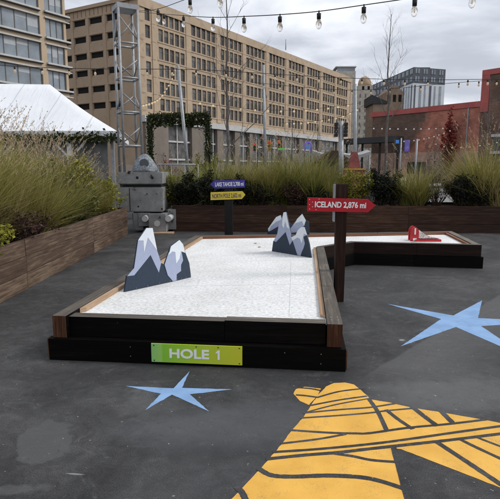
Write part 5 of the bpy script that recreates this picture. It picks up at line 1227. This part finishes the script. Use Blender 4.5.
# glazed ground floors
mb = MB(); fbox(mb, C0, dR, nR, 0, LR, ZB - 1.25, ZB, .0, 1.1); mb.build('white_fascia', 'trim', bb)
mb = MB(); fbox(mb, C0, dR, nR, 0, LR, 0, ZB - 1.25, -.1, 0); mb.build('ground_floor_glazing', 'glassgrey', bb)
mb = MB()
u = sR(160)
M['stone_pier'] = mat('taupe_stone_pier', (.21, .18, .15), (.16, .135, .115), .5, .9)
for a, b in [(sR(141), sR(164)), (sR(188), sR(200)), (sR(214), sR(220)), (sR(232), sR(237)), (sR(247), sR(250)), (sR(262), sR(265)), (sR(280), sR(283)), (sR(298), sR(301)), (sR(318), sR(321)), (sR(337), sR(342))]: mb = MB(); fbox(mb, C0, dR, nR, a, b, 0, ZB - 1.26, .001, .8); mb.build('pier', 'stone_pier', bb)
mb = MB()
for z in (3.2, 6.9): fbox(mb, C0, dR, nR, sR(164), LR, z, z + .35, .002, .25)
x = sR(164)
while x < LR: fbox(mb, C0, dR, nR, x, x + .22, 0, ZB - 1.26, .251, .32); x += 3.1
mb.build('glazing_bar', 'trim', bb)
mb = MB(); c = P(286, 70, 140); mb.tube([(c.x, 142, ZR - .3), (c.x, 142, ZR + 2.4)], .12, 6); mb.build('roof_vent_pipe', 'metal', bb)

# ------------------------------------------------------------ left beige building with ribbon windows
R0 = Vector((P(66.8, 45, 70).x, 70, 0)); dB = -dR; nB = nR
sB = lambda px, py=45: (lambda r: (R0.y * r - R0.x) / (dB.x - dB.y * r))(rat(px, py))
lb = thing('office_building', 'beige building with long ribbon windows at the upper left corner', 'building', R0)
LBt = 34.0; ZBt = 34.0; Y57 = 70 + dB.y * sB(57); zz1, zz2 = ZY(39, Y57), ZY(89.5, Y57); pt_ = (zz1 - zz2) / 2; WH = 2.25; sills = [zz1 + pt_ * (3 - k) for k in range(8)]
ga = (.003, sB(46.5)); gb_ = (sB(41.2), LBt - 1); holesB = []
ga = (.35, round(sB(46.5), 3)); gb_ = (round(sB(41.2), 3), LBt - 1)
for z in sills:
    for g_ in (ga, gb_): holesB.append((g_[0], g_[1], round(z, 3), round(z + WH, 3)))
mb = MB(); facade_wall(mb, R0, dB, nB, 0, LBt, 0, ZBt, holesB, .3, 0, 0)
F1 = R0 + dB * LBt; bk = -nB * 14
mb.face([R0, R0 + bk, R0 + bk + Vector((0, 0, ZBt)), R0 + Vector((0, 0, ZBt))], 0); mb.face([F1, F1 + bk, F1 + bk + Vector((0, 0, ZBt)), F1 + Vector((0, 0, ZBt))], 0); mb.face([R0 + bk, F1 + bk, F1 + bk + Vector((0, 0, ZBt)), R0 + bk + Vector((0, 0, ZBt))], 0)
mb.face([R0 + Vector((0, 0, ZBt)), F1 + Vector((0, 0, ZBt)), F1 + bk + Vector((0, 0, ZBt)), R0 + bk + Vector((0, 0, ZBt))], 0)
mb.build('wall', 'beige2', lb, recalc=False)
M['blind'] = mat('pale_blind', (.42, .44, .46), (.36, .38, .4), 2, .8)
for g_ in (ga, gb_):
    n = 3 if g_ is ga else 18; g0 = g_[0]; pw = (g_[1] - g_[0]) / n if g_ is ga else 1.62
    for z in sills:
        wn = MB()
        fbox(wn, R0, dB, nB, g_[0], g_[1], z, z + WH, -.29, -.25); k = g_[0]
        while k < g_[1]: fbox(wn, R0, dB, nB, k, k + .08, z + .001, z + WH - .001, -.249, -.18, 1); k += pw
        wo = wn.build('ribbon_window', ['glassblue', 'frame'], lb)
        k = g_[0]
        while k < g_[1] - pw * .8:
            if rnd.random() < .45:
                hh_ = rnd.uniform(.4, 1.4); bl = MB(); fbox(bl, R0, dB, nB, k + .1, k + pw - .02, z + WH - .01 - hh_, z + WH - .01, -.248, -.235); bl.build('blind', 'blind', wo)
            k += pw
mb = MB()
for z in sills:
    for a, b in ((-.5, ga[1]), gb_):
        fbox(mb, R0, dB, nB, a, b + .1, z - .24, z - .02, .003, .32); fbox(mb, R0, dB, nB, a, b + .1, z + WH, z + WH + .14, .003, .18)
mb.build('white_ledge', 'trim', lb)
mb = MB()
for z in sills:
    for a, b in ((-.5, ga[1]), gb_): fbox(mb, R0, dB, nB, a, b + .1, z - .34, z - .241, .004, .28)
mb.build('ledge_shadow_strip', 'darkmetal', lb)  # dark strips added as the shadow below each white ledge

# ------------------------------------------------------------ distant buildings
def boxb(mb, x0, x1, y0, y1, z0, z1, mi=0): mb.box(x0, x1, y0, y1, z0, z1, mi)
Yd = 250; md = thing('apartment_block', 'distant modern block, slate grey above and white below', 'building', (P(430, 160, Yd).x, Yd, 0))
xL, xC, xR = P(376, 85, Yd + 40).x, P(413, 85, Yd).x, P(449.5, 85, Yd).x
z_split = ZY(83, Yd); z_top = ZY(67, Yd)
def vquad(mb, a, b, z0, z1, mi): mb.face([(a[0], a[1], z0), (b[0], b[1], z0), (b[0], b[1], z1), (a[0], a[1], z1)], mi)
pL = (xL, Yd + 60); pC = (xC, Yd); pR = (xR, Yd + 6); pK = (xR + 10, Yd + 70)
mb = MB()
for z0, z1, mi in ((0, z_split, 1), (z_split, z_top, 0)):
    for a, b in ((pL, pC), (pC, pR), (pR, pK), (pK, pL)): vquad(mb, a, b, z0, z1, mi)
mb.face([(*p_, z_top) for p_ in (pL, pC, pR, pK)], 0)
mb.build('wall', ['greyclad', 'whiteclad'], md, recalc=False)
mb = MB(); mb.box(P(417.5, 85, Yd).x, P(435, 85, Yd).x, Yd + 8, Yd + 20, z_top + .01, ZY(64, Yd)); mb.build('roof_plant', 'greyclad', md)
cC = Vector((*pC, 0)); dd1 = (Vector((*pR, 0)) - cC); l1 = dd1.length; dd1.normalize(); n1_ = Vector((dd1.y, -dd1.x, 0)); dd2 = (Vector((*pL, 0)) - cC); l2 = dd2.length; dd2.normalize(); n2_ = Vector((-dd2.y, dd2.x, 0)); n2_ = n2_ if n2_.y < 0 else -n2_
n1_ = n1_ if n1_.y < 0 else -n1_
for (d_, n_, l_) in ((dd1, n1_, l1), (dd2, n2_, l2)):
    k = 1.0
    while k < l_ - 1.5:
        mb = MB()
        for zz in range(2): fbox(mb, cC, d_, n_, k, k + 1.0, z_split + 1 + zz * 3.6, z_split + 3.2 + zz * 3.6, .01, .12); fbox(mb, cC, d_, n_, k + 1.5, k + 2.4, z_split + 1 + zz * 3.6, z_split + 3.2 + zz * 3.6, .01, .12)
        mb.build('window', 'glassblue', md); k += 4.6
    k = .8; alt = 0
    while k < l_ - 1.5:
        mb = MB(); fbox(mb, cC, d_, n_, k, k + (1.2 if alt % 2 else .8), 4, z_split - .8, .01, .12); mb.build('window_strip', 'glassblue' if alt % 3 else 'greyclad', md); k += 2.9; alt += 1
Ys = 230; st = thing('stone_tower', 'tall pale stone tower with a rounded tan dome behind the brick wall', 'tower', (P(365, 160, Ys).x, Ys, 0))
x0, x1 = P(356.5, 100, Ys).x, P(374.3, 100, Ys).x; zc = ZY(85, Ys); mb = MB(); mb.box(x0, x1, Ys, Ys + 8.5, 0, zc - 2.2); mb.box(x0 + .7, x1 - .7, Ys + .5, Ys + 8, zc - 2.2, zc); mb.build('shaft', 'stonetower', st)
mb = MB(); cxx = (x0 + x1) / 2 + .3; rad = (P(373, 100, Ys).x - P(359.5, 100, Ys).x) / 2; pr = [(0, 1), (.25, 1), (.5, .93), (.75, .75), (.92, .45), (1, .02)]
mb.tube([(cxx, Ys + 4.2, zc + .002 + a * (ZY(74.5, Ys) - zc)) for a, _ in pr], [rad * r_ for _, r_ in pr], 20); mb.build('dome', 'dome', st)
for px in (363, 368.5):
    x = P(px, 100, Ys).x; mb = MB(); mb.box(x - .5, x + .5, Ys + .44, Ys + .49, zc - 1.9, zc - .4); mb.build('window', 'void', st)
k = 0
for r_ in range(12):
    mb = MB()
    for c_ in range(3): xx = x0 + 1.6 + c_ * (x1 - x0 - 3.2) / 2; mb.box(xx - .3, xx + .3, Ys - .06, Ys - .01, zc - 5.4 - r_ * 3.1, zc - 3.8 - r_ * 3.1)
    mb.build('window_row', 'frame', st)
Yq = 215; q = thing('glass_tower', 'grey glass-topped block peeking above the end of the beige building', 'building', (P(347, 160, Yq).x, Yq, 0))
x0, x1 = P(336, 75, Yq).x, P(355.6, 75, Yq).x; mb = MB(); mb.box(x0, x1, Yq, Yq + 15, 0, ZY(71, Yq)); mb.build('wall', 'stonetower', q)
mb = MB(); mb.box(x0 + .5, x1 - .2, Yq + .5, Yq + 14, ZY(71, Yq) + .01, ZY(67.2, Yq)); mb.build('glass_storey', 'glassblue', q); mb = MB(); mb.box(x0 - .2, x1 + .2, Yq - .2, Yq + 15, ZY(67.2, Yq) + .01, ZY(66.2, Yq)); mb.build('roof', 'trim', q)
Yo = 120; q = thing('old_brick_house', 'old tan brick house with dark sloping roof above the brown brick wall', 'building', (P(392, 160, Yo).x, Yo, 0))
x0, x1 = P(386, 98, Yo).x, P(403, 98, Yo).x; ze = ZY(92, Yo); mb = MB(); mb.box(x0, x1, Yo, Yo + 9, 0, ze); 
mb.prism([Vector((x0, Yo, ze)), Vector((x1, Yo, ze)), Vector(((x0 + x1) / 2 + .5, Yo, ZY(85.5, Yo))), Vector(((x0 + x1) / 2 - .5, Yo, ZY(85.5, Yo)))], Vector((0, 9, 0))); mb.build('wall', 'oldbrick', q)
for px in (389, 394.5, 400):
    x = P(px, 98, Yo).x; mb = MB(); mb.box(x - .35, x + .35, Yo - .05, Yo - .01, ze - 2.2, ze - .6); mb.build('window', 'void', q)
xa_, xb_ = P(373.5, 98, Yo - 8).x, P(386, 98, Yo - 8).x; mb = MB(); zr0 = ZY(104, Yo - 8); mb.box(xa_, xb_, Yo - 8, Yo - 1, 0, zr0); mb.build('annex', 'oldbrick', q)
mb = MB(); mb.prism([Vector((xa_ - .4, Yo - 8.3, zr0 + .01)), Vector((xb_ + .3, Yo - 8.3, zr0 + .01)), Vector((xb_ + .3, Yo - 8.3, zr0 + .5)), Vector((xa_ - .4, Yo - 8.3, zr0 + 1.9))], Vector((0, 7.6, 0))); mb.build('roof', 'roofdark', q)
# low retaining wall across the street
mb = MB(); a = P(285, 160, 75); b = P(372, 160, 52); a.z = b.z = 0
mb.beam(a, b, .5, 0, 3.6); mb.build('retaining_wall', 'stonetower', label='low grey stone wall across the street between the traffic lights and the brick building', category='wall', origin=(a.x, a.y, 0))
mb = MB(); a = P(120, 160, 60); b = P(285, 160, 80); a.z = b.z = 0
mb.beam(a, b, .5, 0, 2.0); mb.build('street_wall', 'stone_pier', label='low taupe wall in front of the glazed ground floor', category='wall', origin=(a.x, a.y, 0))
